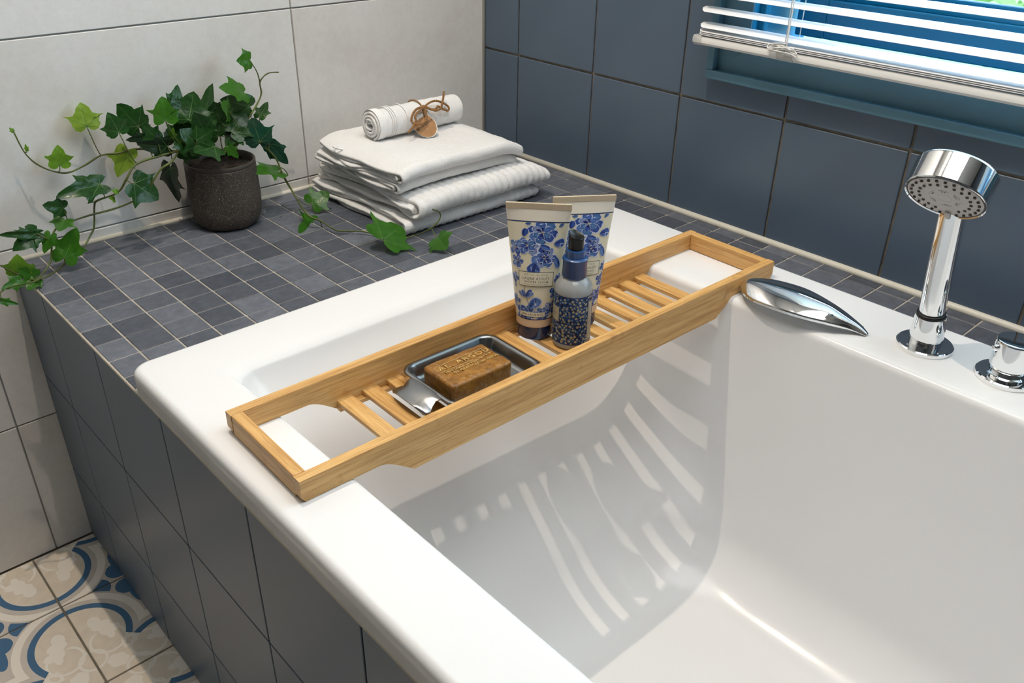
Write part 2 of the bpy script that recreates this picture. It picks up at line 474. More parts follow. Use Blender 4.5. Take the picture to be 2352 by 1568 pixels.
# sash
SX, ST = 0.085, 0.045
sy0, sy1, sz0, sz1 = OY0 - 0.024, OY1 + 0.006, OZ0 + 0.016, OZ1 - 0.006
pbox('sash_stile', (SX, sy0 - 0.05, sz0), (SX + ST, sy0, sz1), M_SASH_LIT)
pbox('sash_stile', (SX, sy1, sz0), (SX + ST, sy1 + 0.05, sz1), M_SASH_LIT)
pbox('sash_rail', (SX, sy1 + 0.05, sz0), (SX + ST, sy0 - 0.05, sz0 + 0.058), M_SASH_LIT)
pbox('sash_rail', (SX, sy1 + 0.05, sz1 - 0.05), (SX + ST, sy0 - 0.05, sz1), M_SASH_LIT)
for zc, r in ((sz0 + 0.061, 0.007), (sz0 + 0.074, 0.005)):
    v, f = tube_data([(SX + 0.010 + (zc - sz0 - 0.061) * 1.2, sy1 + 0.05, zc), (SX + 0.010 + (zc - sz0 - 0.061) * 1.2, sy0 - 0.05, zc)], r, 12)
    solid('glazing_bead', (v, f), M_SASH_LIT, win)
v, f = tube_data([(SX + 0.010, sy0 - 0.053, sz0 + 0.055), (SX + 0.010, sy0 - 0.053, sz1 - 0.05)], 0.007, 12)
solid('glazing_bead', (v, f), M_SASH_LIT, win)
mg, t, b = new_mat('window_glass')
b.inputs['Base Color'].default_value = (0.97, 1, 0.99, 1); b.inputs['Transmission Weight'].default_value = 1.0
b.inputs['Roughness'].default_value = 0.0; b.inputs['IOR'].default_value = 1.01
add('pane', mesh('pane', [(SX + 0.025, sy1 + 0.045, sz0 + 0.05), (SX + 0.025, sy0 - 0.045, sz0 + 0.05), (SX + 0.025, sy0 - 0.045, sz1 - 0.045), (SX + 0.025, sy1 + 0.045, sz1 - 0.045)], [(0, 1, 2, 3)], mg), win)

# ================================================================== venetian blind
M_SLAT = plain('white_slat', (0.86, 0.87, 0.88), 0.35)
M_RAIL = plain('white_rail', (0.80, 0.79, 0.76), 0.3)
M_CORD = plain('white_cord', (0.82, 0.81, 0.78), 0.7)
m, t, b = new_mat('clear_plastic')
b.inputs['Base Color'].default_value = (0.85, 0.84, 0.80, 1); b.inputs['Roughness'].default_value = 0.25; b.inputs['Transmission Weight'].default_value = 0.55; b.inputs['IOR'].default_value = 1.2
M_CLEAR = m
BX, BY0, BY1 = -0.034, -0.569, -1.80
bl = tag(empty('venetian_blind', (BX, -1.2, 0.31)), 'white venetian blind hanging half open in front of the blue window', 'blind')
def slat_data(z, tilt, w=0.025, x=BX):
    n = 8; rings = []
    ends = []
    for y, k in ((BY0, 0.35), (BY0 - 0.004, 0.8), (BY0 - 0.009, 1.0), (BY1 + 0.009, 1.0), (BY1, 0.35)):
        row = []
        for i in range(n + 1):
            s = (i / n - 0.5) * w * k
            h = 0.0022 * (1 - (2 * i / n - 1) ** 2 * k * k)
            row.append(Vector((x + s * math.cos(tilt) - h * math.sin(tilt) * 0.3, y, z + s * math.sin(tilt) + h)))
        low = [p + Vector((0, 0, -0.0005)) for p in reversed(row)]
        rings.append(row + low)
    return loft(rings, True, True, True)
zc = 0.3300
for k in range(3):          # slats resting on the rail
    solid('slat', slat_data(0.3195 + 0.0026 * k, 0.02 * (k - 1)), M_SLAT, bl, sharp=50)
z = 0.3335
SLATZ = []
while z < 1.44:
    SLATZ.append(z); solid('slat', slat_data(z, 0.22), M_SLAT, bl, sharp=50); z += 0.0238
# bottom rail with end cap and cord button
def rail_ring(y, k=1.0):
    q = [(-0.0125, 0.0), (-0.0125, 0.006), (-0.0105, 0.0095), (-0.0040, 0.0098), (0.0, 0.0088), (0.004, 0.0098), (0.0105, 0.0095), (0.0125, 0.006), (0.0125, 0.0), (0.008, -0.004), (-0.008, -0.004)]
    return [Vector((BX + a * k, y, 0.3075 + b_ * k)) for a, b_ in q]
solid('bottom_rail', loft([rail_ring(BY0 - 0.002), rail_ring(BY1)], True, True, True), M_RAIL, bl, sharp=40)
solid('end_cap', loft([rail_ring(BY0 + 0.006, 1.08), rail_ring(BY0 + 0.004, 1.12), rail_ring(BY0 - 0.010, 1.12)], True, True, True), M_CLEAR, bl, sharp=40)
LY = -0.728
for yy in (LY, -1.25, -1.72):
    solid('cord_button', loft([rail_ring(yy + 0.012, 1.1), rail_ring(yy - 0.016, 1.1)], True, True, True), M_CLEAR, bl, sharp=40)
    for dx, dy in ((-0.0135, 0.0), (0.0135, -0.006)):
        v, f = tube_data([(BX + dx, yy + dy, 0.31), (BX + dx + 0.001, yy + dy, 0.6), (BX + dx, yy + dy, 1.44)], 0.0008, 6)
        solid('ladder_cord', (v, f), M_CORD, bl)
    v, f = tube_data(smooth_path([(BX - 0.0145, yy - 0.004, 0.318), (BX - 0.0150, yy - 0.003, 0.36), (BX - 0.0148, yy - 0.004, 0.40), (BX - 0.0140, yy - 0.002, 1.44)], 6), 0.0009, 6)
    solid('lift_cord', (v, f), M_CORD, bl)
rk = random.Random(5)
kp = [(BX - 0.0150, LY - 0.004, 0.330)]
for k in range(26):
    kp.append((BX - 0.0155 - rk.uniform(0, 0.006), LY + 0.002 + rk.uniform(-0.026, 0.024), 0.3215 + rk.uniform(-0.007, 0.008)))
kp.append((BX - 0.016, LY - 0.030, 0.312))
v, f = tube_data(smooth_path(kp, 8), 0.0008, 6)
solid('cord_tangle', (v, f), M_CORD, bl)
box('head_rail', (BX - 0.014, BY1, 1.44), (BX + 0.014, BY0, 1.468), M_RAIL, bl, 0.002)

# garden seen through the window: a hedge of leaf blades and the lawn under the sky
rh = random.Random(11)
v, f = [], []
for k in range(9000):
    p = Vector((2.6 + rh.uniform(-0.55, 0.9), rh.uniform(-5.0, 3.0), rh.uniform(-0.7, 1.0)))
    p.z += 0.18 * math.sin(p.y * 2.1) + 0.1 * math.sin(p.y * 5.3)
    a_ = Vector((rh.uniform(-1, 1), rh.uniform(-1, 1), rh.uniform(-1, 1))).normalized() * 0.05
    b_ = a_.cross(Vector((rh.uniform(-1, 1), rh.uniform(-1, 1), rh.uniform(-1, 1)))).normalized() * 0.025
    k0 = len(v); v += [p - a_, p + b_, p + a_, p - b_]; f.append((k0, k0 + 1, k0 + 2, k0 + 3))
hm = plain('hedge_leaf', (0.20, 0.38, 0.12), 0.6, var=0.4, vscale=4)
tag(solid('garden_hedge', (v, f), hm, smooth=False), 'sunlit green garden hedge outside the window', 'hedge', None, 'stuff')
tag(box('garden_lawn', (0.2, -8, -1.12), (12, 6, -1.05), plain('lawn', (0.12, 0.22, 0.06), 0.9, var=0.3)), 'green lawn outside the window', 'lawn', None, 'stuff')

# ================================================================== ceiling downlight and added fill lamp
M_GLOW, t, b = new_mat('lamp_glow')
b.inputs['Emission Color'].default_value = (1.0, 0.86, 0.68, 1); b.inputs['Emission Strength'].default_value = 12
M_DIFF, t, b = new_mat('fill_lamp_diffuser')
b.inputs['Base Color'].default_value = (0.9, 0.9, 0.88, 1); b.inputs['Emission Color'].default_value = (1, 0.97, 0.92, 1); b.inputs['Emission Strength'].default_value = 1.5
dl = tag(empty('ceiling_downlight', LAMP), 'small round recessed ceiling downlight above the mosaic shelf', 'lamp')
solid('bezel', lathe([(0.045, -0.0), (0.045, -0.006), (0.030, -0.006), (0.028, 0.0)], 32, False, False, Matrix.Translation(LAMP)), M_CHROME, dl, sharp=40)
solid('bulb', lathe([(0.0275, -0.0005), (0.001, -0.0008)], 32, False, True, Matrix.Translation(LAMP)), M_GLOW, dl)
cl = tag(empty('added_fill_lamp', (-0.60, -1.20, CEIL)), 'large round fill lamp added out of view above the bath', 'lamp')  # invented lamp body to carry the added fill light
solid('base', lathe([(0.585, 0.0), (0.585, -0.03), (0.565, -0.03)], 48, True, True, Matrix.Translation((-0.60, -1.20, CEIL))), M_RAIL, cl, sharp=40)
solid('diffuser', lathe([(0.565, -0.03), (0.555, -0.055), (0.45, -0.066), (0.001, -0.072)], 48, False, True, Matrix.Translation((-0.60, -1.20, CEIL))), M_DIFF, cl)

# ================================================================== bathtub
m, t, b = new_mat('white_acrylic')
b.inputs['Base Color'].default_value = (0.82, 0.82, 0.82, 1); b.inputs['Roughness'].default_value = 0.20
b.inputs['Specular IOR Level'].default_value = 0.32
n = noise_node(t, 5, 2); bump(t, b, n.outputs['Fac'], 0.03, 0.004)
M_TUB = m
ZT = 0.035
def rrect(x0, x1, y0, y1, r, z, nc=10, nx=14, ny=40):
    """points of a rounded rectangle, counter-clockwise from the front left"""
    pts = []
    def arc(cx, cy, a0):
        for k in range(nc + 1):
            a = a0 + PI / 2 * k / nc
            pts.append(Vector((cx + r * math.cos(a), cy + r * math.sin(a), z)))
    def line(p, q, n):
        for k in range(1, n):
            pts.append(Vector((p[0] + (q[0] - p[0]) * k / n, p[1] + (q[1] - p[1]) * k / n, z)))
    arc(x1 - r, y0 + r, -PI / 2)
    line((x1, y0 + r), (x1, y1 - r), ny)
    arc(x1 - r, y1 - r, 0)
    line((x1 - r, y1), (x0 + r, y1), nx)
    arc(x0 + r, y1 - r, PI / 2)
    line((x0, y1 - r), (x0, y0 + r), ny)
    arc(x0 + r, y0 + r, PI)
    line((x0 + r, y0), (x1 - r, y0), nx)
    return pts
OX0, OX1, OYF, OYB = -0.976, -0.1385, -2.18, -0.4795
IX0, IX1, IYF, IYB = -0.889, -0.287, -2.08, -0.577
rings = [rrect(OX0 + 0.006, OX1 - 0.006, OYF + 0.006, OYB - 0.006, 0.017, 0.0005), rrect(OX0, OX1, OYF, OYB, 0.02, 0.0035)]
rf = 0.0085
for k in range(0, 7):
    a = PI / 2 * k / 6
    d = rf * (1 - math.cos(a)); zz = ZT - rf + rf * math.sin(a)
    rings.append(rrect(OX0 + d, OX1 - d, OYF + d, OYB - d, 0.021 - d * 0.4, zz))
ri = 0.011
def inner(z, tt, d, cr, bk=0.0):
    return rrect(IX0 + 0.045 * tt + d, IX1 - 0.048 * tt - d, IYF + 0.12 * tt + d, IYB - 0.262 * tt - d - bk, cr, z)
rings.append(rrect(IX0 - 0.03, IX1 + 0.03, IYF - 0.03, IYB + 0.05, 0.03, ZT))
for k in range(0, 7):
    a = PI / 2 * k / 6
    d = -ri * (1 - math.sin(a)); zz = ZT - ri * (1 - math.cos(a))
    bk = -0.020 * (1 - math.sin(a)) ** 1.2
    rings.append(rrect(IX0 + d, IX1 - d, IYF + d, IYB - d - bk, 0.026, zz))
ZF, FR_ = -0.388, 0.085
for k in range(1, 17):
    tt = k / 16
    z = ZT - ri - tt * (ZT - ri - (ZF + FR_))
    rings.append(inner(z, tt * 0.86, 0, 0.026 + 0.125 * tt))
for k in range(1, 13):
    a = PI / 2 * k / 12
    rings.append(inner(ZF + FR_ - FR_ * math.sin(a), 0.86 + 0.14 * math.sin(a), FR_ * (1 - math.cos(a)), 0.151 - 0.05 * k / 12))
rings.append(inner(ZF - 0.001, 1.0, FR_ + 0.04, 0.075))
rings.append(inner(ZF - 0.002, 1.0, FR_ + 0.09, 0.04))
v, f = loft(rings, True, False, True)
tub = tag(solid('bathtub', (v, f), M_TUB), 'white acrylic bathtub set into the mosaic shelf', 'bathtub')
M_BEAD = M_CAULK
bead('trim_5', [(-0.9725, -0.485, 0.001), (-0.9725, -2.18, 0.001)], M_CAULK, 0.0032, 'cream sealant bead under the left bath rim')

# ================================================================== bamboo caddy (local axes: x along its length)
def mat_bamboo(name, axis):
    m, t, b = new_mat(name)
    st = (1.6, 55, 55) if axis == 0 else (55, 1.6, 55)
    oi = t.nodes.new('ShaderNodeObjectInfo'); tc = t.nodes.new('ShaderNodeTexCoord')
    av = t.nodes.new('ShaderNodeVectorMath'); av.operation = 'MULTIPLY_ADD'
    cm = t.nodes.new('ShaderNodeCombineXYZ')
    for i in range(3): t.links.new(oi.outputs['Random'], cm.inputs[i])
    t.links.new(cm.outputs[0], av.inputs[0]); av.inputs[1].default_value = (3.1, 5.7, 2.3); t.links.new(tc.outputs['Object'], av.inputs[2])
    n1 = noise_node(t, 4.0, 4, 0.6, av.outputs[0], st)
    n2 = noise_node(t, 14.0, 4, 0.7, av.outputs[0], st)
    n3 = noise_node(t, 30.0, 2, 0.5, av.outputs[0])
    c = ramp(t, n1.outputs['Fac'], [(0.28, (0.54, 0.275, 0.082)), (0.5, (0.70, 0.405, 0.140)), (0.72, (0.80, 0.52, 0.215))])
    c = mixc(t, 0.75, c, ramp(t, n2.outputs['Fac'], [(0.33, (0.62, 0.52, 0.40)), (0.55, (1.0, 1.0, 1.0)), (0.75, (1.15, 1.12, 1.05))]), 'MULTIPLY')
    c = mixc(t, 0.7, c, ramp(t, n3.outputs['Fac'], [(0.24, (0.66, 0.56, 0.44)), (0.34, (1, 1, 1))]), 'MULTIPLY')
    t.links.new(c, b.inputs['Base Color']); b.inputs['Roughness'].default_value = 0.42
    bump(t, b, n2.outputs['Fac'], 0.12, 0.0004)
    return m
M_BAM = mat_bamboo('bamboo', 0); M_BAMY = mat_bamboo('bamboo_slat', 1)
CX, CYC, CROT = -0.5648, -0.7632, math.radians(-1.18)
cad = tag(empty('bath_caddy', (CX, CYC, ZT), CROT), 'bamboo bath caddy with slatted base lying across the bath', 'bath caddy')
HL, HW, TH = 0.3845, 0.0765, 0.0125
def rail_profile():
    up, lo = [], []
    n = 60
    for k in range(n + 1):
        x = -HL + 2 * HL * k / n
        up.append((x, 0.0255))
    lo = [(-HL + 0.0035, 0.0008), (-HL + 0.001, 0.004)]
    xs = []
    def bottom(x):
        ax = abs(x)
        if ax >= 0.298: return 0.0005
        if ax <= 0.2555: return -0.0240
        s = (0.298 - ax) / (0.298 - 0.2555)
        return 0.0005 - 0.0245 * (0.35 * s * s * (3 - 2 * s) + 0.65 * s ** 1.7)
    pts = []
    x = -HL + 0.004
    grid = [-HL + 0.004, -0.33, -0.298] + [-0.298 + 0.0425 * k / 12 for k in range(1, 13)] + [-0.2, -0.1, 0, 0.1, 0.2] + [0.2555 + 0.0425 * k / 12 for k in range(0, 13)] + [0.33, HL - 0.004]
    low = [(x, bottom(x)) for x in grid]
    return low
def rail(yc, name):
    low = rail_profile()
    q = [(-HL, 0.006)] + low + [(HL, 0.006), (HL, 0.0255), (-HL, 0.0255)]
    bm = bmesh.new()
    vs = [bm.verts.new((x, yc - TH / 2, z)) for x, z in q]
    fc = bm.faces.new(vs)
    ex = bmesh.ops.extrude_face_region(bm, geom=[fc])
    for e in ex['geom']:
        if isinstance(e, bmesh.types.BMVert): e.co.y += TH
    bmesh.ops.recalc_face_normals(bm, faces=bm.faces)
    ed = [e for e in bm.edges if abs(e.verts[0].co.y - e.verts[1].co.y) < 1e-6 and e.verts[0].co.z > 0.02 and e.verts[1].co.z > 0.02]
    bmesh.ops.bevel(bm, geom=ed, offset=0.0013, segments=2, profile=0.5, affect='EDGES')
    me = bm_mesh(bm, name, M_BAM)
    return add(name, me, cad, True)
rail(-HW + TH / 2, 'side_rail'); rail(HW - TH / 2, 'side_rail')
for sx in (-1, 1):
    x0, x1 = sorted((sx * (HL - 0.0005), sx * (HL - 0.0135)))
    e = box('end_rail', (x0, -HW + TH, 0.0008), (x1, HW - TH, 0.0255), M_BAMY, cad, 0.001, 2, True)
SLZ = 0.0265 - ZT       # slat tops in caddy space
slat_me = bm_mesh(box_data((-0.010, -HW + TH - 0.001, -0.0065), (0.010, HW - TH + 0.001, 0), 0.0008, 1), 'slat', M_BAMY)
for k in range(16):
    add('slat', slat_me, cad, True, (-0.2515 + 0.0337 * k, 0, SLZ))
for s in (-1, 1):
    y0, y1 = sorted((s * (HW - TH), s * (HW - TH - 0.007)))
    box('ledger', (-0.262, y0, SLZ - 0.0125), (0.265, y1, SLZ - 0.0066), M_BAM, cad, 0.0005, 1, True)

# ================================================================== soap dish and soap
m, t, b = new_mat('brushed_steel')
b.inputs['Base Color'].default_value = (0.27, 0.28, 0.29, 1); b.inputs['Metallic'].default_value = 1.0; b.inputs['Roughness'].default_value = 0.26
n = noise_node(t, 6, 3, 0.6, None, (1, 40, 1)); bump(t, b, n.outputs['Fac'], 0.02, 0.0003)
M_STEEL = m
DZ = 0.0268
dish_c = (-0.6815, -0.7630)
dish = tag(empty('soap_dish', (dish_c[0], dish_c[1], DZ), CROT), 'grey steel soap dish with a flared grip on the caddy slats', 'soap dish')
DL, DW = 0.0655, 0.0515
rings = [rrect(-DL + 0.0125, DL - 0.0125, -DW + 0.0125, DW - 0.0125, 0.008, 0.0), rrect(-DL + 0.0088, DL - 0.0088, -DW + 0.0088, DW - 0.0088, 0.0115, 0.0012), rrect(-DL + 0.006, DL - 0.006, -DW + 0.006, DW - 0.006, 0.013, 0.006),
         rrect(-DL + 0.0035, DL - 0.0035, -DW + 0.0035, DW - 0.0035, 0.0145, 0.0145)]
out = []
for d, z in ((0.0027, 0.0172), (0.0015, 0.0186), (-0.0008, 0.0190), (-0.0026, 0.0180), (-0.0032, 0.0166)):
    out.append(rrect(-DL + d, DL - d, -DW + d, DW - d, 0.0165, z))
inn = [rrect(-DL + d, DL - d, -DW + d, DW - d, 0.0152, z) for d, z in ((-0.0023, 0.0166), (-0.0016, 0.0174), (-0.0004, 0.0180), (0.0016, 0.0177), (0.0034, 0.0163), (0.0044, 0.0140))]
rings2 = rings + [out[0]] + out[1:] 
bottom = [rrect(-DL + 0.0137, DL - 0.0137, -DW + 0.0137, DW - 0.0137, 0.007, 0.0010), rrect(-DL + 0.0100, DL - 0.0100, -DW + 0.0100, DW - 0.0100, 0.0105, 0.0021), rrect(-DL + 0.0070, DL - 0.0070, -DW + 0.0070, DW - 0.0070, 0.0125, 0.0065)]
full = [rings[0], rings[1], rings[2], rings[3]] + [rrect(-DL - 0.0032, DL + 0.0032, -DW - 0.0032, DW + 0.0032, 0.0180, 0.0163)] + list(reversed(out)) [0:0]
# one closed skin: outside up, over the rolled lip, inside down
lip = [rrect(-DL + d, DL - d, -DW + d, DW - d, 0.0165 - d * 0.6, z) for d, z in ((0.0035, 0.0145), (0.0005, 0.0160), (-0.0027, 0.0163), (-0.0034, 0.0172), (-0.0022, 0.0184), (0.0002, 0.0190), (0.0026, 0.0184), (0.0042, 0.0166))]
skin = rings[:3] + lip + [bottom[2], bottom[1], bottom[0]]
v, f = loft(skin, True, True, True)
solid('tray', (v, f), M_STEEL, dish, local=True)
# flared grip at the left end
rows = []
prof = [(-DL - 0.000, 0.030, 0.0182), (-DL - 0.004, 0.0285, 0.0186), (-DL - 0.009, 0.0270, 0.0178), (-DL - 0.014, 0.0275, 0.0160), (-DL - 0.019, 0.0310, 0.0142), (-DL - 0.0235, 0.0335, 0.0130), (-DL - 0.0265, 0.0325, 0.0126), (-DL - 0.0285, 0.0285, 0.0124)]
nn = 22
top, bot = [], []
for x, hw, z in prof:
    r_ = []
    for k in range(nn + 1):
        s = -1 + 2 * k / nn
        bulge = 0.0055 * (1 - (s * s)) * (0.2 if x > -DL - 0.01 else 0.45)
        xx = x - 0.004 * (1 - s * s) * (1 if x < -DL - 0.02 else 0.4)
        r_.append(Vector((xx, s * hw, z + bulge - 0.004 * abs(s) ** 3 * (1 if x < -DL - 0.012 else 0.3))))
    top.append(r_)
loops = [r_ + [p - Vector((0, 0, 0.0012)) for p in reversed(r_)] for r_ in top]
solid('grip', loft(loops, True, True, True), M_STEEL, dish, local=True, sharp=60)

m, t, b = new_mat('brown_soap')
n1 = noise_node(t, 70, 6, 0.65); n2 = noise_node(t, 260, 4, 0.75)
c = ramp(t, n1.outputs['Fac'], [(0.3, (0.16, 0.062, 0.008)), (0.52, (0.29, 0.122, 0.012)), (0.75, (0.40, 0.185, 0.026))])
c = mixc(t, X(t, ramp(t, n2.outputs['Fac'], [(0.52, (0, 0, 0)), (0.70, (0.6, 0.6, 0.6))])), c, (0.50, 0.37, 0.22))
t.links.new(c, b.inputs['Base Color']); b.inputs['Roughness'].default_value = 0.36
b.inputs['Subsurface Weight'].default_value = 0.12; b.inputs['Subsurface Radius'].default_value = (0.006, 0.003, 0.001); b.inputs['Subsurface Scale'].default_value = 0.3
bump(t, b, n2.outputs['Fac'], 0.5, 0.0012)
M_SOAP = m
M_SOAPL = plain('soap_relief', (0.55, 0.35, 0.12), 0.3, var=0.3, vscale=300)
SB = DZ + 0.0012
soap = tag(empty('soap_bar', (-0.6915, -0.7655, SB), CROT + math.radians(-0.5)), 'brown rectangular bar of soap with raised lettering', 'soap')
sl, sw, sh2 = 0.0435, 0.0285, 0.0265
bm = box_data((-sl, -sw, 0), (sl, sw, sh2), 0.0035, 3)
bmesh.ops.subdivide_edges(bm, edges=[e for e in bm.edges if e.calc_length() > 0.01], cuts=14, use_grid_fill=True)
for vv in bm.verts:
    p = vv.co
    nz = noise.noise(p * 60) * 0.0010 + noise.noise(p * 190 + Vector((3, 1, 2))) * 0.0005
    d = Vector((p.x / sl, p.y / sw, (p.z - sh2 / 2) / (sh2 / 2)))
    vv.co = p + d.normalized() * nz
    if p.z < 0.002: vv.co.z = max(0, vv.co.z)
add('body', bm_mesh(bm, 'body', M_SOAP, True), soap, True)

# ------------------------------------------------------------------ text to mesh
def text_data(s, size, spacing=1.0, bold=0.0, align='CENTER', extrude=0.0):
    cu = bpy.data.curves.new('txt', 'FONT'); cu.body = s; cu.size = size; cu.align_x = align; cu.align_y = 'CENTER'
    cu.space_character = spacing; cu.offset = bold; cu.resolution_u = 3; cu.extrude = extrude
    o = bpy.data.objects.new('txt', cu); COL.objects.link(o)
    dg = bpy.context.evaluated_depsgraph_get()
    me = o.evaluated_get(dg).to_mesh()
    v = [p.co.copy() for p in me.vertices]; f = [tuple(q.vertices) for q in me.polygons]
    o.evaluated_get(dg).to_mesh_clear()
    bpy.data.objects.remove(o); bpy.data.curves.remove(cu)
    return v, f
def xform(vf, fn): return [fn(p) for p in vf[0]], vf[1]
def slab(vf, z0, z1, fn=None):
    """extruded flat shapes (text is made with extrude)"""
    return vf
parts = []
def soap_text(s, x, y, size, sxx=1.0, sp=1.0):
    vf = text_data(s, size, sp, 0.00012, 'LEFT', 0.0007)
    parts.append(xform(vf, lambda p: Vector((x + p.x * sxx, y + p.y, sh2 + 0.0003 + p.z))))
soap_text('AL.', -0.0345, 0.0095, 0.0105, 1.15, 1.25)
soap_text('ARGOU', -0.009, 0.0095, 0.0105, 1.1, 1.3)
soap_text('VERITABLE SAVON', -0.033, -0.0015, 0.0042, 1.15, 1.2)
soap_text('DE MARSEILLE', -0.025, -0.0068, 0.0045, 1.1, 1.2)
soap_text('100% VEGETAL', 0.0120, -0.0068, 0.0040, 0.95, 1.15)
for (a_, b_) in (((-0.036, 0.0168), (0.036, 0.0168)), ((-0.036, 0.0030), (0.022, 0.0030)), ((-0.036, 0.0030), (-0.036, 0.0168)), ((0.036, 0.0168), (0.036, 0.0070))):
    parts.append(tube_data([(a_[0], a_[1], sh2 + 0.0002), (b_[0], b_[1], sh2 + 0.0002)], 0.0004, 6))
for k in range(7):      # little olive sprig
    x0 = 0.0185 + k * 0.0022; y0 = 0.0005 + k * 0.0004; sgn = 1 if k % 2 else -1
    q = [Vector((x0, y0, 0)), Vector((x0 + 0.0016, y0 + sgn * 0.0006 + 0.0008, 0)), Vector((x0 + 0.0040, y0 + sgn * 0.0022 + 0.0010, 0)), Vector((x0 + 0.0018, y0 + sgn * 0.0017, 0))]
    vv = [p + Vector((0, 0, sh2 + 0.0001)) for p in q] + [p + Vector((0, 0, sh2 + 0.0009)) for p in q]
    parts.append((vv, [(0, 1, 2, 3), (4, 5, 6, 7), (0, 1, 5, 4), (1, 2, 6, 5), (2, 3, 7, 6), (3, 0, 4, 7)]))
parts.append(tube_data([(0.016, 0.0, sh2 + 0.0003), (0.034, 0.0035, sh2 + 0.0003)], 0.0003, 6))
solid('lettering', join(parts), M_SOAPL, soap, False, True)

# ================================================================== hand shower
back = Vector((0.6914, 0.0736, 0.7187)).normalized()
face_c = Vector((-0.2714, -1.0840, 0.2455))
RH = 0.0448
FX, FY = -0.2100, -1.0870
hs = tag(empty('hand_shower', (FX, FY, ZT)), 'chrome hand shower with grey spray face standing in its holder on the bath rim', 'hand shower')
TZ = Matrix.Translation((FX, FY, ZT))
solid('flange', lathe([(0.0334, 0.0), (0.0339, 0.002), (0.0339, 0.0050), (0.0326, 0.0062), (0.0245, 0.0066), (0.0205, 0.0070)], 64, True, True, TZ), M_CHROME, hs, sharp=35)
axis = (Vector((-0.2595, -1.084, 0.2168)) - Vector((FX, FY, ZT + 0.02))).normalized()
def frame(origin, z, xh=Vector((1, 0, 0))):
    z = z.normalized(); x = (xh - z * xh.dot(z)).normalized(); y = z.cross(x)
    return Matrix(((x.x, y.x, z.x, origin.x), (x.y, y.y, z.y, origin.y), (x.z, y.z, z.z, origin.z), (0, 0, 0, 1)))
lean = (axis * 0.45 + Vector((0, 0, 1)) * 0.55).normalized()
FB = frame(Vector((FX, FY, ZT + 0.006)), lean)
solid('collar', lathe([(0.0198, -0.002), (0.0198, 0.009), (0.0190, 0.0095), (0.0190, 0.0105), (0.0202, 0.011), (0.0200, 0.020), (0.0180, 0.040), (0.0177, 0.0415), (0.0163, 0.0412), (0.0160, 0.034)], 48, True, True, FB), M_CHROME, hs, sharp=30)
base_p = FB @ Vector((0, 0, 0.037))
top_p = Vector((-0.2570, -1.0845, 0.2165))
ax2 = top_p - base_p
_x = (ax2 - back * ax2.dot(back)).normalized()
top_p = face_c + back * 0.0175 - _x * (RH - 0.004)     # the handle runs into the drum's side wall
ax2 = top_p - base_p
FS = frame(base_p, ax2)
LS = ax2.length
solid('gasket', lathe([(0.0158, -0.002), (0.0172, 0.003), (0.0168, 0.0075), (0.0150, 0.008)], 40, True, True, FS), M_BLACK, hs)
solid('handle', lathe([(0.0128, 0.004), (0.0140, 0.0065), (0.0147, 0.010), (0.0150, 0.03), (0.0152, LS * 0.5), (0.0156, LS * 0.9), (0.0157, LS + 0.004), (0.014, LS + 0.008)], 48, True, True, FS), M_CHROME, hs, sharp=40)
side = ax2.normalized()
FH = frame(face_c, back, side)          # local x points up the handle, z away from the spray side
head = solid('head', lathe([(RH - 0.0028, 0.0012), (RH - 0.0012, -0.0004), (RH, 0.0012), (RH, 0.0018), (RH, 0.0315), (RH, 0.0325), (RH - 0.0012, 0.0345), (RH - 0.005, 0.0356), (0.02, 0.0362), (0.001, 0.0364)], 80, False, True, FH), M_CHROME, hs, sharp=40)
M_FACE = plain('spray_face', (0.46, 0.43, 0.41), 0.5)
face = solid('spray_face', lathe([(RH - 0.0028, 0.0022), (RH - 0.0045, 0.0006), (0.026, -0.0002), (0.001, -0.0004)], 64, False, True, FH), M_FACE, hs, sharp=40)
solid('face_ring', lathe([(RH - 0.0026, 0.0035), (RH - 0.0029, 0.0005), (RH - 0.0038, 0.0004)], 64, False, False, FH), M_BLACK, hs)
M_HOLE = plain('nozzle_rubber', (0.10, 0.088, 0.075), 0.6)
noz = mesh('nozzle', *lathe([(0.0017, -0.0009), (0.0018, -0.0002), (0.0014, -0.0009), (0.0010, 0.0006)], 12, False, True), M_HOLE, True)
def nozzle(rr, a):
    add('nozzle', noz, face, mtx=FH @ Matrix.Translation((rr * math.cos(a), rr * math.sin(a), -0.0002)))
for k in range(25):
    a = 2 * PI * (k + 0.5) / 25
    if abs(a - PI) < 0.17: continue
    nozzle(0.0362, a)
for k in range(20):
    a = 2 * PI * (k + 0.5) / 20
    if abs(a - PI) < 0.2: continue
    nozzle(0.0278, a)
dot = mesh('jet_hole', *lathe([(0.0008, -0.0007), (0.0003, -0.0008)], 8, True, True), M_HOLE, True)
for k in range(6):
    a = 2 * PI * k / 6
    for d in (-0.1, 0.1):
        add('jet_hole', dot, face, mtx=FH @ Matrix.Translation((0.0140 * math.cos(a + d), 0.0140 * math.sin(a + d), 0)))
    v, f = tube_data([FH @ Vector((0.0165 * math.cos(a + q * 0.08) , 0.0165 * math.sin(a + q * 0.08), -0.0002)) for q in range(-4, 5)], 0.0005, 6)
    solid('face_ridge', (v, f), M_FACE, face)
v, f = tube_data([FH @ Vector((0.0076 * math.cos(q * PI / 12), 0.0076 * math.sin(q * PI / 12), -0.0002)) for q in range(25)], 0.0003, 6)
solid('face_ridge', (v, f), M_FACE, face)
bm = box_data((-0.0525, -0.0030, -0.0048), (-0.0300, 0.0030, 0.0022), 0.0015, 2)
for q in bm.verts: q.co = FH @ (q.co + Vector((0, 0, 0.002 if q.co.x > -0.036 and q.co.z < -0.001 else 0)))
add('spray_lever', bm_mesh(bm, 'spray_lever', M_FACE), hs)

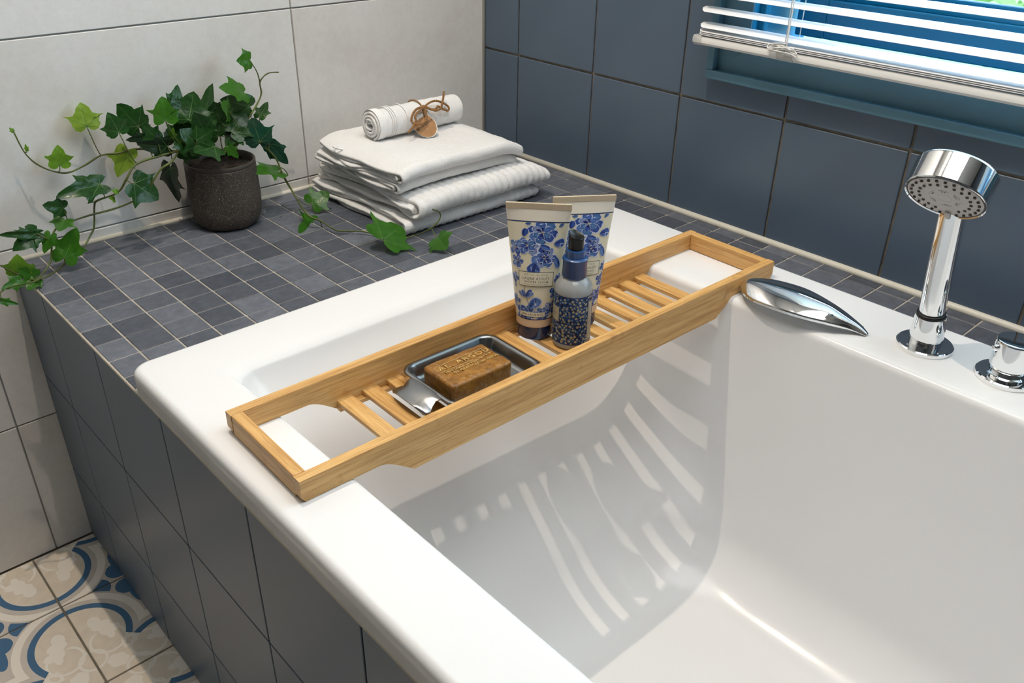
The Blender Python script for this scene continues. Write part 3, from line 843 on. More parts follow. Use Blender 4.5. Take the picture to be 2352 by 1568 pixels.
# ================================================================== mixer knob
KX, KY = -0.2102, -1.1856
kb = tag(empty('mixer_tap_knob', (KX, KY, ZT)), 'round chrome bath mixer knob on the rim, cut off by the right picture edge', 'tap')
TK = Matrix.Translation((KX, KY, ZT))
solid('flange', lathe([(0.0334, 0.0), (0.0339, 0.002), (0.0339, 0.0055), (0.0326, 0.0066), (0.0230, 0.0070), (0.0205, 0.0094), (0.0195, 0.0096)], 64, True, True, TK), M_CHROME, kb, sharp=35)
solid('neck', lathe([(0.0205, 0.0072), (0.0205, 0.0128), (0.0190, 0.0135)], 64, True, True, TK), M_CHROME, kb, sharp=35)
solid('knob', lathe([(0.0203, 0.0136), (0.0216, 0.0150), (0.0221, 0.018), (0.0221, 0.0480), (0.0221, 0.0490), (0.0214, 0.0508), (0.0203, 0.0512), (0.001, 0.0508)], 72, True, True, TK), M_CHROME, kb, sharp=35)
solid('limit_button', lathe([(0.0042, -0.002), (0.0042, 0.003), (0.003, 0.0042), (0.001, 0.0045)], 24, True, True, frame(Vector((KX - 0.0158, KY + 0.0150, ZT + 0.041)), Vector((-0.73, 0.68, 0)))), M_CHROME, kb)

# ================================================================== grab handle
oc = smooth_path([(-0.2617, -0.8457, 0.0470), (-0.2467, -0.8501, 0.0540), (-0.2372, -0.8710, 0.0600), (-0.2286, -0.9250, 0.0620), (-0.2328, -0.9769, 0.0560), (-0.2340, -1.0108, 0.0450), (-0.2364, -1.0266, 0.0370)], 8)
fc = smooth_path([(-0.2698, -0.8522, 0.0460), (-0.2871, -0.8715, 0.0470), (-0.2958, -0.9029, 0.0490), (-0.2935, -0.9520, 0.0510), (-0.2770, -0.9860, 0.0480), (-0.2550, -1.0100, 0.0415), (-0.2440, -1.0270, 0.0362)], 8)
rings = []
for i, (a, b_) in enumerate(zip(oc, fc)):
    tt = i / (len(oc) - 1); wv = (b_ - a); w = wv.length
    crown = min(0.0105, w * 0.22)
    up_, lo_ = [], []
    for k in range(13):
        s = k / 12
        h = crown * math.sin(PI * s) ** 0.9
        up_.append(a + wv * s + Vector((0, 0, h)))
        lo_.append(a + wv * s + Vector((0, 0, h * 0.35 - 0.0022 * math.sin(PI * s) ** 0.5)))
    rings.append(up_ + list(reversed(lo_[1:-1])))
gh = tag(empty('bath_grab_handle', (-0.24, -0.93, ZT)), 'curved chrome grab handle on the bath rim beside the caddy', 'grab handle')
solid('grip', loft(rings, True, True, True), M_CHROME, gh)
for yy in (-0.872, -1.012):
    solid('foot', lathe([(0.0085, 0.0), (0.0085, 0.004), (0.0065, 0.0075), (0.0060, 0.012 if yy > -1 else 0.006)], 24, True, True, Matrix.Translation((-0.2535 if yy > -1 else -0.2385, yy, ZT))), M_CHROME, gh)

# ================================================================== printed tubes
def mat_print(name, rough=0.35, thin=0.0):
    m, t, b = new_mat(name)
    a = t.nodes.new('ShaderNodeVertexColor'); a.layer_name = 'ink'
    g_ = t.nodes.new('ShaderNodeNewGeometry')     # the unprinted back of the film is pale
    t.links.new(mixc(t, g_.outputs['Backfacing'], a.outputs['Color'], (0.62, 0.63, 0.62)), b.inputs['Base Color']); b.inputs['Roughness'].default_value = rough
    tr = t.nodes.new('ShaderNodeBsdfTranslucent'); t.links.new(a.outputs['Color'], tr.inputs['Color'])
    mx = t.nodes.new('ShaderNodeMixShader'); mx.inputs[0].default_value = thin
    t.links.new(b.outputs[0], mx.inputs[1]); t.links.new(tr.outputs[0], mx.inputs[2]); t.links.new(mx.outputs[0], t.nodes['Material Output'].inputs['Surface'])
    return m
M_INK = mat_print('printed_ink')
class Print:
    """flat coloured shapes in label space, later laid on a surface"""
    def __init__(s, step=0.000007): s.v, s.f, s.c, s.layer, s.step, s.auto = [], [], [], 0, step, True
    def fan(s, pts, rim, mid=None, centre=None):
        k = len(s.v); n = len(pts)
        cx = centre or (sum(p[0] for p in pts) / n, sum(p[1] for p in pts) / n)
        z = s.step * s.layer; s.layer += 1 if s.auto else 0
        s.v.append((cx[0], cx[1], z)); s.c.append(mid or rim)
        for p in pts: s.v.append((p[0], p[1], z)); s.c.append(rim)
        for i in range(n): s.f.append((k, k + 1 + i, k + 1 + (i + 1) % n))
    def mesh_(s, vf, col):
        k = len(s.v); z = s.step * s.layer; s.layer += 1 if s.auto else 0
        for p in vf[0]: s.v.append((p[0], p[1], z)); s.c.append(col)
        for q in vf[1]: s.f.append(tuple(i + k for i in q))
    def rect(s, x0, y0, x1, y1, col, nx=14):
        k = len(s.v); z = s.step * s.layer; s.layer += 1 if s.auto else 0
        for i in range(nx + 1):
            x = x0 + (x1 - x0) * i / nx
            s.v += [(x, y0, z), (x, y1, z)]; s.c += [col, col]
        for i in range(nx): s.f.append((k + 2 * i, k + 2 * i + 2, k + 2 * i + 3, k + 2 * i + 1))
    def text(s, txt, x, y, size, col, sp=1.0, sx=1.0, bold=0.0, rot=0.0, align='CENTER'):
        v, f = text_data(txt, size, sp, bold, align)
        c_, s_ = math.cos(rot), math.sin(rot)
        s.mesh_(([(x + (p.x * sx) * c_ - p.y * s_, y + (p.x * sx) * s_ + p.y * c_) for p in v], f), col)
    def petal(s, x, y, a, ln, wd, rim, mid, jag=0.12, n=14, rg=R):
        pts = []
        for k in range(n):
            q = 2 * PI * k / n
            j = 1 + rg.uniform(-jag, jag)
            px, py = ln * 0.5 * (1 + math.cos(q)) * j, wd * 0.5 * math.sin(q) * (0.75 + 0.35 * (1 + math.cos(q)) / 2) * j
            pts.append((x + px * math.cos(a) - py * math.sin(a), y + px * math.sin(a) + py * math.cos(a)))
        s.fan(pts, rim, mid)
    def stroke(s, pts, w, col):
        for i in range(len(pts) - 1):
            (x0, y0), (x1, y1) = pts[i], pts[i + 1]
            d = math.hypot(x1 - x0, y1 - y0) or 1; nx, ny = -(y1 - y0) / d * w, (x1 - x0) / d * w
            s.fan([(x0 - nx, y0 - ny), (x1 - nx, y1 - ny), (x1 + nx, y1 + ny), (x0 + nx, y0 + ny)], col)
    def flower(s, x, y, r, n=6, pal=None, rg=R):
        s.layer = 0
        pal = pal or BLUES
        for ring_ in range(2):
            for k in range(n - ring_):
                a = 2 * PI * (k + 0.5 * ring_) / (n - ring_) + rg.uniform(-0.25, 0.25)
                rr = r * (1.0 if ring_ == 0 else 0.62) * rg.uniform(0.85, 1.1)
                rim, mid = rg.choice(pal)
                s.petal(x + 0.12 * rr * math.cos(a), y + 0.12 * rr * math.sin(a), a, rr * 0.95, rr * 0.85, (0.62, 0.66, 0.80), (0.62, 0.66, 0.80), 0.1, rg=rg)
                s.petal(x + 0.12 * rr * math.cos(a), y + 0.12 * rr * math.sin(a), a, rr * 0.90, rr * 0.74, rim, mid, 0.1, rg=rg)
                if rg.random() < 0.6: s.petal(x + 0.2 * rr * math.cos(a), y + 0.2 * rr * math.sin(a), a, rr * 0.45, rr * 0.34, DARK, DARK, 0.15, rg=rg)
        for k in range(7):
            q = rg.uniform(0, 2 * PI); d = rg.uniform(0, 0.2) * r
            s.petal(x + d * math.cos(q), y + d * math.sin(q), q, r * 0.12, r * 0.08, rg.choice([CREAM, DARK, CREAM]), rg.choice([CREAM, DARK]), 0.1, 8, rg)
    def leaf(s, x, y, a, ln, wd, rg=R):
        s.layer = 40
        rim, mid = rg.choice(BLUES)
        s.petal(x, y, a, ln, wd, (0.55, 0.60, 0.75), (0.5, 0.55, 0.72), 0.06, rg=rg)
        s.petal(x, y, a, ln * 0.95, wd * 0.86, rim, mid, 0.06, rg=rg)
        s.petal(x + 0.1 * ln * math.cos(a + 0.4), y + 0.1 * ln * math.sin(a + 0.4), a + 0.15, ln * 0.7, wd * 0.3, DARK, rim, 0.12, rg=rg)
    def build(s, name, place, m, parent):
        me = mesh(name, [place(*p) for p in s.v], s.f, m)
        ca = me.color_attributes.new('ink', 'FLOAT_COLOR', 'POINT')
        for i, c in enumerate(s.c): ca.data[i].color = (*c, 1)
        return add(name, me, parent)
BLUES = [((0.030, 0.085, 0.36), (0.10, 0.22, 0.55)), ((0.045, 0.13, 0.42), (0.22, 0.34, 0.62)), ((0.02, 0.05, 0.28), (0.05, 0.14, 0.45)), ((0.16, 0.22, 0.46), (0.34, 0.42, 0.66)), ((0.03, 0.11, 0.33), (0.12, 0.25, 0.50))]
DARK = (0.008, 0.014, 0.13); CREAM = (0.78, 0.72, 0.55); INK = (0.06, 0.065, 0.07)
M_CREAM = plain('tube_cream', (0.80, 0.735, 0.545), 0.32)
M_CREAMP = plain('tube_pale', (0.86, 0.79, 0.67), 0.30)
M_PEACH = plain('tube_peach_band', (0.76, 0.57, 0.38), 0.32)
m, t, b = new_mat('tube_crimp')
w_ = t.nodes.new('ShaderNodeTexWave'); w_.inputs['Scale'].default_value = 260; w_.inputs['Distortion'].default_value = 0
tc = t.nodes.new('ShaderNodeTexCoord'); t.links.new(tc.outputs['Object'], w_.inputs['Vector'])
t.links.new(ramp(t, w_.outputs['Fac'], [(0.2, (0.56, 0.435, 0.29)), (0.8, (0.68, 0.55, 0.385))]), b.inputs['Base Color']); b.inputs['Roughness'].default_value = 0.4
bump(t, b, w_.outputs['Fac'], 0.3, 0.0004)
M_CRIMP = m
M_NAVY = plain('navy_cap', (0.006, 0.026, 0.115), 0.16, coat=0.3)
M_NAVYT = plain('navy_line', (0.01, 0.03, 0.12), 0.35)
TZ0 = 0.0265
def cosmetic_tube(name, label, cx, cy, ang, H, line3, line4, seed, hide_right):
    """a tube standing on its cap; ang = direction of the flat crimp seam"""
    root = tag(empty(name, (cx, cy, TZ0), ang), label, 'tube')
    RB, RC, WT = 0.0243, 0.0228, 0.0397
    h0, h1 = 0.0215, H - 0.0078            # shoulder, start of the crimp
    def half(h):
        s = min(1, max(0, (h - h0) / (h1 - h0)))
        return RB + (WT - RB) * s ** 1.05, RB + (0.0012 - RB) * s ** 1.12
    def ring_at(h, n=72, grow=0.0):
        a, b_ = half(h)
        pw = 1.0
        return [Vector(((a + grow) * math.cos(2 * PI * k / n), (b_ + grow) * math.sin(2 * PI * k / n), h)) for k in range(n)]
    hs_ = lambda lo, hi, n: [lo + (hi - lo) * k / n for k in range(n + 1)]
    pb, pt = h0 + 0.0095, H - 0.0235     # printed zone
    solid('cap', lathe([(RC - 0.0016, 0.0), (RC, 0.0016), (RC, 0.0185), (RC - 0.0006, 0.0192)], 72, True, True), M_NAVY, root, True, True, 40)
    solid('shoulder', lathe([(RC - 0.001, 0.0190), (RB, 0.0195), (RB, h0)], 72, False, False), M_PEACH, root, True, True, 40)
    solid('lower_band', loft([ring_at(h) for h in hs_(h0, pb - 0.0012, 4)]), M_PEACH, root, True, True)
    solid('lower_line', loft([ring_at(h, grow=0.00005) for h in hs_(pb - 0.0012, pb, 1)]), M_NAVYT, root, True, True)
    solid('body', loft([ring_at(h) for h in hs_(pb, pt, 40)]), M_CREAM, root, True, True)
    solid('upper_line', loft([ring_at(h, grow=0.00005) for h in hs_(pt, pt + 0.0014, 1)]), M_NAVYT, root, True, True)
    solid('upper_band', loft([ring_at(h) for h in hs_(pt + 0.0014, h1, 10)]), M_CREAMP, root, True, True)
    cr = [Vector((-WT, -0.0012, 0)), Vector((WT, -0.0012, 0)), Vector((WT, 0.0012, 0)), Vector((-WT, 0.0012, 0))]
    box('crimp', (-WT - 0.0003, -0.0014, h1), (WT + 0.0003, 0.0014, H), M_CRIMP, root, 0.0004, 1, True)
    # print: x in -1..1 across the front, y = height
    p = Print(); rg = random.Random(seed)
    Wd = 0.030
    HP = pt - pb
    Y = lambda q: pb + HP * q
    fl = [(0.16, 0.905, 0.0150, 7), (-0.32, 0.765, 0.0120, 6), (0.26, 0.645, 0.0145, 7), (-0.80, 0.735, 0.0100, 5), (-0.74, 0.60, 0.0092, 5)]
    for x, q, r_, n_ in fl: p.flower(x * Wd, Y(q), r_, n_, rg=rg)
    p.leaf(0.56 * Wd, Y(0.79), 0.15, 0.0165, 0.0125, rg); p.leaf(-0.02 * Wd, Y(0.60), -2.0, 0.0165, 0.0125, rg); p.leaf(-0.12 * Wd, Y(0.60), -1.2, 0.0150, 0.0105, rg)
    p.leaf(0.66 * Wd, Y(0.66), -1.2, 0.0165, 0.0095, rg); p.leaf(-0.46 * Wd, Y(0.86), 1.3, 0.0105, 0.0080, rg); p.leaf(0.10 * Wd, Y(0.78), -0.5, 0.012, 0.007, rg)
    p.leaf(0.70 * Wd, Y(0.965), 0.6, 0.008, 0.005, rg); p.leaf(-0.40 * Wd, Y(0.985), 0.1, 0.006, 0.004, rg)
    p.stroke([(0.66 * Wd, Y(0.94)), (0.55 * Wd, Y(0.91)), (0.52 * Wd, Y(0.87))], 0.00018, DARK)
    for x in (-0.92, 0.95):
        p.flower(x * Wd * 1.0, Y(0.42), 0.0070, 5, rg=rg)
        p.leaf(x * Wd * 0.97, Y(0.36), -1.4, 0.006, 0.004, rg)
    # lower sprig
    p.stroke([(-0.42 * Wd, Y(0.345)), (-0.40 * Wd, Y(0.27)), (-0.30 * Wd, Y(0.205)), (-0.22 * Wd, Y(0.15))], 0.00022, DARK)
    for a_, ln in ((2.6, 0.0115), (2.1, 0.0100), (1.0, 0.0120), (0.6, 0.0110)): p.leaf(-0.36 * Wd, Y(0.235), a_, ln, ln * 0.5, rg)
    p.leaf(-0.22 * Wd, Y(0.115), 0.85, 0.0190, 0.0140, rg)
    p.leaf(-0.68 * Wd, Y(0.155), 1.3, 0.0060, 0.0036, rg); p.stroke([(-0.72 * Wd, Y(0.15)), (-0.50 * Wd, Y(0.125)), (-0.32 * Wd, Y(0.095))], 0.0002, DARK)
    p.flower(-0.38 * Wd, Y(0.05), 0.0125, 7, rg=rg); p.flower(0.28 * Wd, Y(0.05), 0.0105, 6, rg=rg); p.flower(0.74 * Wd, Y(0.12), 0.0098, 5, rg=rg); p.flower(-0.95 * Wd, Y(0.17), 0.0092, 5, rg=rg)
    p.flower(0.80 * Wd, Y(0.27), 0.0085, 5, rg=rg)
    # box with the name
    p.layer = 52
    x0, x1, y0, y1 = -0.66 * Wd, 0.66 * Wd, Y(0.352), Y(0.502)
    p.rect(x0, y0, x1, y1, (0.80, 0.74, 0.565), 60); p.layer = 56; w6 = 0.0006
    p.rect(x0, y0, x1, y0 + w6, INK, 60); p.rect(x0, y1 - w6, x1, y1, INK, 60); p.rect(x0, y0, x0 + w6, y1, INK, 2); p.rect(x1 - w6, y0, x1, y1, INK, 2)
    p.layer = 60
    hh = y1 - y0
    p.text('ROYAL BLOOM', 0, y0 + hh * 0.80, 0.0029, INK, 1.75, 0.80)
    p.text('LAURA ASHLEY', 0, y0 + hh * 0.545, 0.0049, INK, 1.12, 0.80)
    p.text(line3, 0, y0 + hh * 0.31, 0.0037, INK, 1.25, 0.80, 0.00002)
    p.text(line4, 0, y0 + hh * 0.13, 0.0019, INK, 1.15, 0.85)
    # volume panel
    p.layer = 52
    p.rect(-0.62 * Wd, Y(0.030), 0.42 * Wd, Y(0.077), (0.80, 0.74, 0.565), 60); p.layer = 60
    p.text('200mL e 6.7 US FL.OZ', -0.10 * Wd, Y(0.053), 0.0036, INK, 1.02, 0.76, 0.00004)
    def place(x, y, z):
        z = z * 2
        y = min(max(y, pb + 0.0001), pt - 0.0001)
        a, b_ = half(y)
        k = max(-0.999, min(0.999, x / Wd * (RB / a) ** 0.35 * 0.92 if abs(x) < Wd * 1.3 else 0.99))
        k = math.sin(max(-1.5, min(1.5, k * 1.35)))
        c_ = math.sqrt(max(0, 1 - k * k))
        nx, ny = k / a, -c_ / max(b_, 0.0008); nl = math.hypot(nx, ny)
        off = 0.00012 + z
        return Vector((a * k + nx / nl * off, -b_ * c_ + ny / nl * off, y))
    o = p.build('floral_print', place, M_INK, None)
    o.parent = root
    return root
cosmetic_tube('shower_cream_tube', 'cream tube of shower cream with blue flower print, left of the spray bottle', -0.5454, -0.7269, math.radians(-47.5), 0.1771, 'SHOWER CREAM', 'INFUSED WITH JASMINE & ROSE', 3, 0)
cosmetic_tube('body_lotion_tube', 'cream tube of body lotion with blue flower print, half hidden behind the spray bottle', -0.4787, -0.7400, math.radians(-34.6), 0.1742, 'BODY LOTION', 'WITH WHITE TEA EXTRACT', 3, 0)

# ================================================================== spray bottle
BC = (-0.529, -0.7757)
sb = tag(empty('spray_bottle', (BC[0], BC[1], TZ0), math.radians(-47)), 'clear spray bottle with blue daisy label and black pump between the tubes', 'bottle')
m, t, b = new_mat('clear_bottle')
tp0 = t.nodes.new('ShaderNodeBsdfTransparent'); tp0.inputs['Color'].default_value = (0.93, 0.955, 0.95, 1)
df = t.nodes.new('ShaderNodeBsdfDiffuse'); df.inputs['Color'].default_value = (0.80, 0.82, 0.80, 1)
tp = t.nodes.new('ShaderNodeMixShader'); tp.inputs[0].default_value = 0.38
t.links.new(tp0.outputs[0], tp.inputs[1]); t.links.new(df.outputs[0], tp.inputs[2])
gl = t.nodes.new('ShaderNodeBsdfGlossy'); gl.inputs['Roughness'].default_value = 0.04
fr = t.nodes.new('ShaderNodeFresnel'); fr.inputs['IOR'].default_value = 1.45
mx = t.nodes.new('ShaderNodeMixShader')
t.links.new(fr.outputs[0], mx.inputs[0]); t.links.new(tp.outputs[0], mx.inputs[1]); t.links.new(gl.outputs[0], mx.inputs[2])
t.links.new(mx.outputs[0], t.nodes['Material Output'].inputs['Surface'])
M_BOT = m
RBt = 0.0237
solid('body', lathe([(0.0205, 0.0003), (0.0228, 0.0020), (RBt, 0.0055), (RBt, 0.076), (0.0234, 0.0800), (0.0216, 0.0850), (0.0175, 0.0900), (0.0142, 0.0925), (0.0128, 0.0935), (0.0128, 0.0960)], 72, True, True), M_BOT, sb, True, True, 50)
solid('dip_tube', tube_data([(0.0, 0.0, 0.1), (0.001, -0.002, 0.05), (0.005, 0.004, 0.004)], 0.0016, 8), plain('dip_tube', (0.75, 0.75, 0.73), 0.4), sb, True, True)
M_PUMPB = plain('pump_blue', (0.008, 0.055, 0.185), 0.25)
solid('collar', lathe([(0.0146, 0.0945), (0.0150, 0.0952), (0.0148, 0.1150), (0.0156, 0.1162), (0.0156, 0.1180), (0.0138, 0.1195), (0.0118, 0.1198), (0.0118, 0.1290), (0.0105, 0.1296)], 56, True, True), M_PUMPB, sb, True, True, 35)
rings = []
for r_, h in ((0.0088, 0.128), (0.0091, 0.1290), (0.0093, 0.1300)): rings.append([Vector((r_ * math.cos(2 * PI * k / 40), r_ * math.sin(2 * PI * k / 40), h)) for k in range(40)])
def slant(x, y): return 0.1468 + (-0.30 * x + 0.22 * y)
for sc, dz in ((1.0, -0.0005), (0.985, 0.0006), (0.93, 0.0010), (0.80, 0.0002), (0.4, -0.0015)):
    rings.append([Vector((0.0094 * sc * math.cos(2 * PI * k / 40), 0.0094 * sc * math.sin(2 * PI * k / 40), slant(0.0094 * math.cos(2 * PI * k / 40) * sc, 0.0094 * math.sin(2 * PI * k / 40) * sc) + dz)) for k in range(40)])
M_PUMPK = plain('pump_black', (0.006, 0.006, 0.006), 0.3, spec=0.3)
solid('pump', loft(rings, True, True, True), M_PUMPK, sb, True, True, 40)
p = Print(0.00005); rg = random.Random(21); p.auto = False
RL = RBt + 0.00025
LB, LT = 0.0085, 0.0745
circ_ = 2 * PI * RL
LBL = (0.016, 0.085, 0.28)
p.rect(0, LB, circ_, LT, LBL, 90); p.layer = 1; p.rect(0, LB, circ_, LB + 0.0009, DARK, 90); p.rect(0, LT - 0.0009, circ_, LT, DARK, 90)
def star(x, y, r_, col, mid, n=5, rot=0.0):
    pts = []
    for k in range(n * 2):
        a = rot + PI * k / n; q = r_ * (1.0 if k % 2 == 0 else 0.52)
        pts.append((x + q * math.cos(a), y + q * math.sin(a)))
    p.fan(pts, col, mid)
def scatter(cnt, dmin, pts, tries=20000):
    for _ in range(tries):
        if len(pts) >= cnt: break
        x, y = rg.uniform(0.001, circ_ - 0.001), rg.uniform(LB + 0.0016, LT - 0.0016)
        if all(abs(x - a) > dmin or abs(y - b_) > dmin or math.hypot(x - a, y - b_) > dmin for a, b_ in pts): pts.append((x, y))
    return pts
p.layer = 2
for x, y in scatter(420, 0.0026, []): star(x, y, rg.uniform(0.0016, 0.0026), (0.006, 0.012, 0.07), (0.006, 0.012, 0.07), 4, rg.uniform(0, 3))
p.layer = 3
for x, y in scatter(300, 0.0034, []): star(x, y, rg.uniform(0.0016, 0.0024), rg.choice([(0.045, 0.19, 0.47), (0.10, 0.26, 0.55), (0.16, 0.27, 0.52)]), (0.20, 0.36, 0.62), 5, rg.uniform(0, 3))
for x, y in scatter(360, 0.0033, []): 
    p.layer = 4; r_ = rg.uniform(0.0012, 0.0024); star(x, y, r_, (0.80, 0.76, 0.56), (0.62, 0.50, 0.18), 6, rg.uniform(0, 3))
    p.layer = 5; star(x, y, r_ * 0.25, (0.30, 0.16, 0.05), (0.30, 0.16, 0.05), 4, 0)
# printed panels: name panel turned to the left, text panel turned to the right; front faces -y of the bottle
front = circ_ * 0.75
def panel(xc, w, y0, y1):
    p.layer = 6; p.rect(xc - w / 2, y0, xc + w / 2, y1, INK, 60); p.layer = 7; p.rect(xc - w / 2 + 0.0004, y0 + 0.0004, xc + w / 2 - 0.0004, y1 - 0.0004, (0.72, 0.67, 0.50), 60)
xa = front - 0.0330
panel(xa, 0.031, 0.0385, 0.0585)
p.layer = 8
p.text('ROYAL BLOOM', xa, 0.0535, 0.0022, INK, 1.5, 0.85); p.text('LAURA ASHLEY', xa, 0.0480, 0.0038, INK, 1.1, 0.82); p.text('BODY MIST', xa, 0.0430, 0.0028, INK, 1.2, 0.85)
xb = front + 0.0262
panel(xb, 0.0095, 0.0125, 0.0665)
p.layer = 8
for k in range(26):
    y = 0.0640 - k * 0.00195
    if k in (15, 16, 17): continue
    p.rect(xb - 0.0035, y, xb - 0.0035 + rg.uniform(0.003, 0.0068), y - (0.0011 if 7 < k < 15 else 0.0006), (0.16, 0.16, 0.16), 4)
def place_b(x, y, z):
    a = 2 * PI * x / circ_
    return Vector(((RL + z) * math.cos(a), (RL + z) * math.sin(a), y))
lab = p.build('label', place_b, mat_print('label_film', 0.35, 0.35), None); lab.parent = sb

# ================================================================== towels
m, t, b = new_mat('white_terry')
n1 = noise_node(t, 520, 3, 0.7); n2 = noise_node(t, 35, 3)
c = ramp(t, n1.outputs['Fac'], [(0.3, (0.84, 0.83, 0.82)), (0.6, (0.93, 0.925, 0.92))])
t.links.new(c, b.inputs['Base Color']); b.inputs['Roughness'].default_value = 0.95
b.inputs['Sheen Weight'].default_value = 0.35; b.inputs['Specular IOR Level'].default_value = 0.1
bump(t, b, n1.outputs['Fac'], 0.6, 0.0018)
M_TERRY = m
m, t, b = new_mat('white_weave')
n1 = noise_node(t, 900, 2, 0.6); b.inputs['Base Color'].default_value = (0.90, 0.895, 0.88, 1); b.inputs['Roughness'].default_value = 0.9
bump(t, b, n1.outputs['Fac'], 0.3, 0.0008)
M_WEAVE = m
def fold_path(zb, zt, yf, yb, th, step=0.0035, inner_gap=0.006):
    """cross-section of a sheet folded twice: outer turn at the front, inner turn nested in it"""
    z1, z4 = zb + th / 2, zt - th / 2
    z2, z3 = z1 + th * 1.02, z4 - th * 1.02
    pts = []
    def ln(a, b_):
        d = max(2, int(math.hypot(b_[0] - a[0], b_[1] - a[1]) / step))
        for k in range(d): pts.append((a[0] + (b_[0] - a[0]) * k / d, a[1] + (b_[1] - a[1]) * k / d))
    def arc(y, za, zb_, sgn):
        r_ = (zb_ - za) / 2; n_ = 12
        for k in range(n_):
            q = -PI / 2 + PI * k / n_
            pts.append((y + sgn * abs(r_) * math.cos(q) * 0.85, (za + zb_) / 2 + r_ * math.sin(q)))
    ro = (z4 - z1) / 2
    ln((yb, z1), (yf + ro, z1)); arc(yf + ro, z1, z4, -1)
    ln((yf + ro, z4), (yb - 0.004, z4)); arc(yb - 0.004, z4, z3, 1)
    ri_ = max(0.002, (z3 - z2) / 2)
    yi = yf + th * 1.4 + ri_ + inner_gap
    ln((yb - 0.004, z3), (yi, z3)); arc(yi, z3, z2, -1)
    ln((yi, z2), (yb, z2)); pts.append((yb, z2))
    return pts
def cloth(path, th, x0, x1, deform, seed, ribs=0.0, nx=110, ragged=0.006):
    n = len(path); sec_t, sec_b = [], []
    for i, (y, z) in enumerate(path):
        a, b_ = path[max(0, i - 1)], path[min(n - 1, i + 1)]
        d = math.hypot(b_[0] - a[0], b_[1] - a[1]) or 1
        ny, nz = -(b_[1] - a[1]) / d, (b_[0] - a[0]) / d
        sec_t.append((y + ny * th / 2, z + nz * th / 2, ny, nz)); sec_b.append((y - ny * th / 2, z - nz * th / 2, -ny, -nz))
    ring_ = sec_t + list(reversed(sec_b))
    N = len(ring_)
    v, f = [], []
    for j in range(nx + 1):
        s = j / nx
        for i, (y, z, ny, nz) in enumerate(ring_):
            pi_ = i if i < n else 2 * n - 1 - i
            e0 = x0 + ragged * noise.noise(Vector((pi_ * 0.035, seed, 0.3))) * 1.6
            e1 = x1 + ragged * noise.noise(Vector((pi_ * 0.035, seed, 7.7)))
            x = e0 + (e1 - e0) * s
            q = Vector((x, y, z))
            fz = noise.noise(q * 330 + Vector((seed, 0, 0))) * 0.00055 + noise.noise(q * 90 + Vector((0, seed, 0))) * 0.0007
            fz += ribs * math.sin(2 * PI * (x + 0.1 * y) / 0.0155)
            pinch = 1.0 if 0.02 < s < 0.98 else 0.72
            y2, z2 = y + ny * (fz - (1 - pinch) * th * 0.3), z + nz * (fz - (1 - pinch) * th * 0.3)
            v.append(deform(Vector((x, y2, z2))))
    for j in range(nx):
        for i in range(N):
            k = (i + 1) % N
            f.append((j * N + i, j * N + k, (j + 1) * N + k, (j + 1) * N + i))
    for i in range(n - 1):
        a, b_ = i, N - 1 - i
        f.append((a, b_, b_ - 1, a + 1))
        o_ = nx * N
        f.append((o_ + a, o_ + a + 1, o_ + b_ - 1, o_ + b_))
    return v, f
def dome(amp_l, amp_r, tx0, tx1, seed, zs=0.06, lift=0.0):
    def fn(p):
        s = (p.x - tx0) / (tx1 - tx0)
        e = max(0, 1 - s * 5) ** 2 * amp_l + max(0, (s - 0.8) * 5) ** 2 * amp_r
        low = noise.noise(Vector((p.x * 9, p.y * 9, seed))) * 0.0030 + noise.noise(Vector((p.x * 22, p.y * 22, seed + 4))) * 0.0014
        k = min(1, p.z / zs)
        return Vector((p.x + 0.004 * noise.noise(Vector((p.y * 14, p.z * 30, seed))), p.y + 0.005 * noise.noise(Vector((p.x * 11, p.z * 20, seed + 9))), max(0.0008, p.z * (1 - e * k) + low * k + lift * k)))
    return fn
rp = random.Random(77)
def pile(vf, parent, count, keep, ln=0.0025):
    """short terry fibres standing on the cloth"""
    v, f = vf; out, of = [], []
    n_ = 0
    while n_ < count:
        q = f[rp.randrange(len(f))]
        a, b_, c_ = Vector(v[q[0]]), Vector(v[q[1]]), Vector(v[q[2]])
        d_ = Vector(v[q[3]]) if len(q) > 3 else c_
        nrm = (c_ - a).cross(d_ - b_)
        if nrm.length < 1e-12: continue
        nrm.normalize()
        p = a.lerp(b_, rp.random()).lerp(d_.lerp(c_, rp.random()), rp.random())
        if not keep(p, nrm): n_ += 0.02; continue
        dr = (nrm + Vector((rp.uniform(-1, 1), rp.uniform(-1, 1), rp.uniform(-1, 1))) * 0.9).normalized() * ln * rp.uniform(0.5, 1.2)
        sd = dr.cross(Vector((rp.uniform(-1, 1), rp.uniform(-1, 1), rp.uniform(-1, 1)))).normalized() * 0.00022
        k = len(out); out += [p - sd, p + sd, p + dr * 0.6 + sd * 0.8, p + dr]; of.append((k, k + 1, k + 2, k + 3)); n_ += 1
    o = solid('pile', (out, of), M_TERRY, parent, False)
    o['kind'] = 'stuff'
def towel(name, vf, parent, count, keep):
    solid(name, vf, M_TERRY, parent); pile(vf, parent, count, keep)
lt = tag(empty('ribbed_towel', (-0.30, -0.17, 0)), 'thick white ribbed towel folded at the bottom of the stack', 'towel')
towel('lower_fold', cloth(fold_path(0.001, 0.0325, -0.322, -0.030, 0.0070), 0.0068, -0.447, -0.152, dome(0.12, 0.25, -0.447, -0.152, 1.5, 0.03), 1.5, 0.0008, ragged=0.011), lt, 30000, lambda p, n: p.y < -0.285 or p.x < -0.425 or p.x > -0.175)
towel('upper_fold', cloth(fold_path(0.0330, 0.0690, -0.338, -0.036, 0.0075), 0.0073, -0.438, -0.128, dome(0.12, 0.22, -0.44, -0.128, 3.1, 0.06), 3.1, 0.0012, ragged=0.011), lt, 42000, lambda p, n: p.y < -0.285 or p.x < -0.415 or p.x > -0.20)
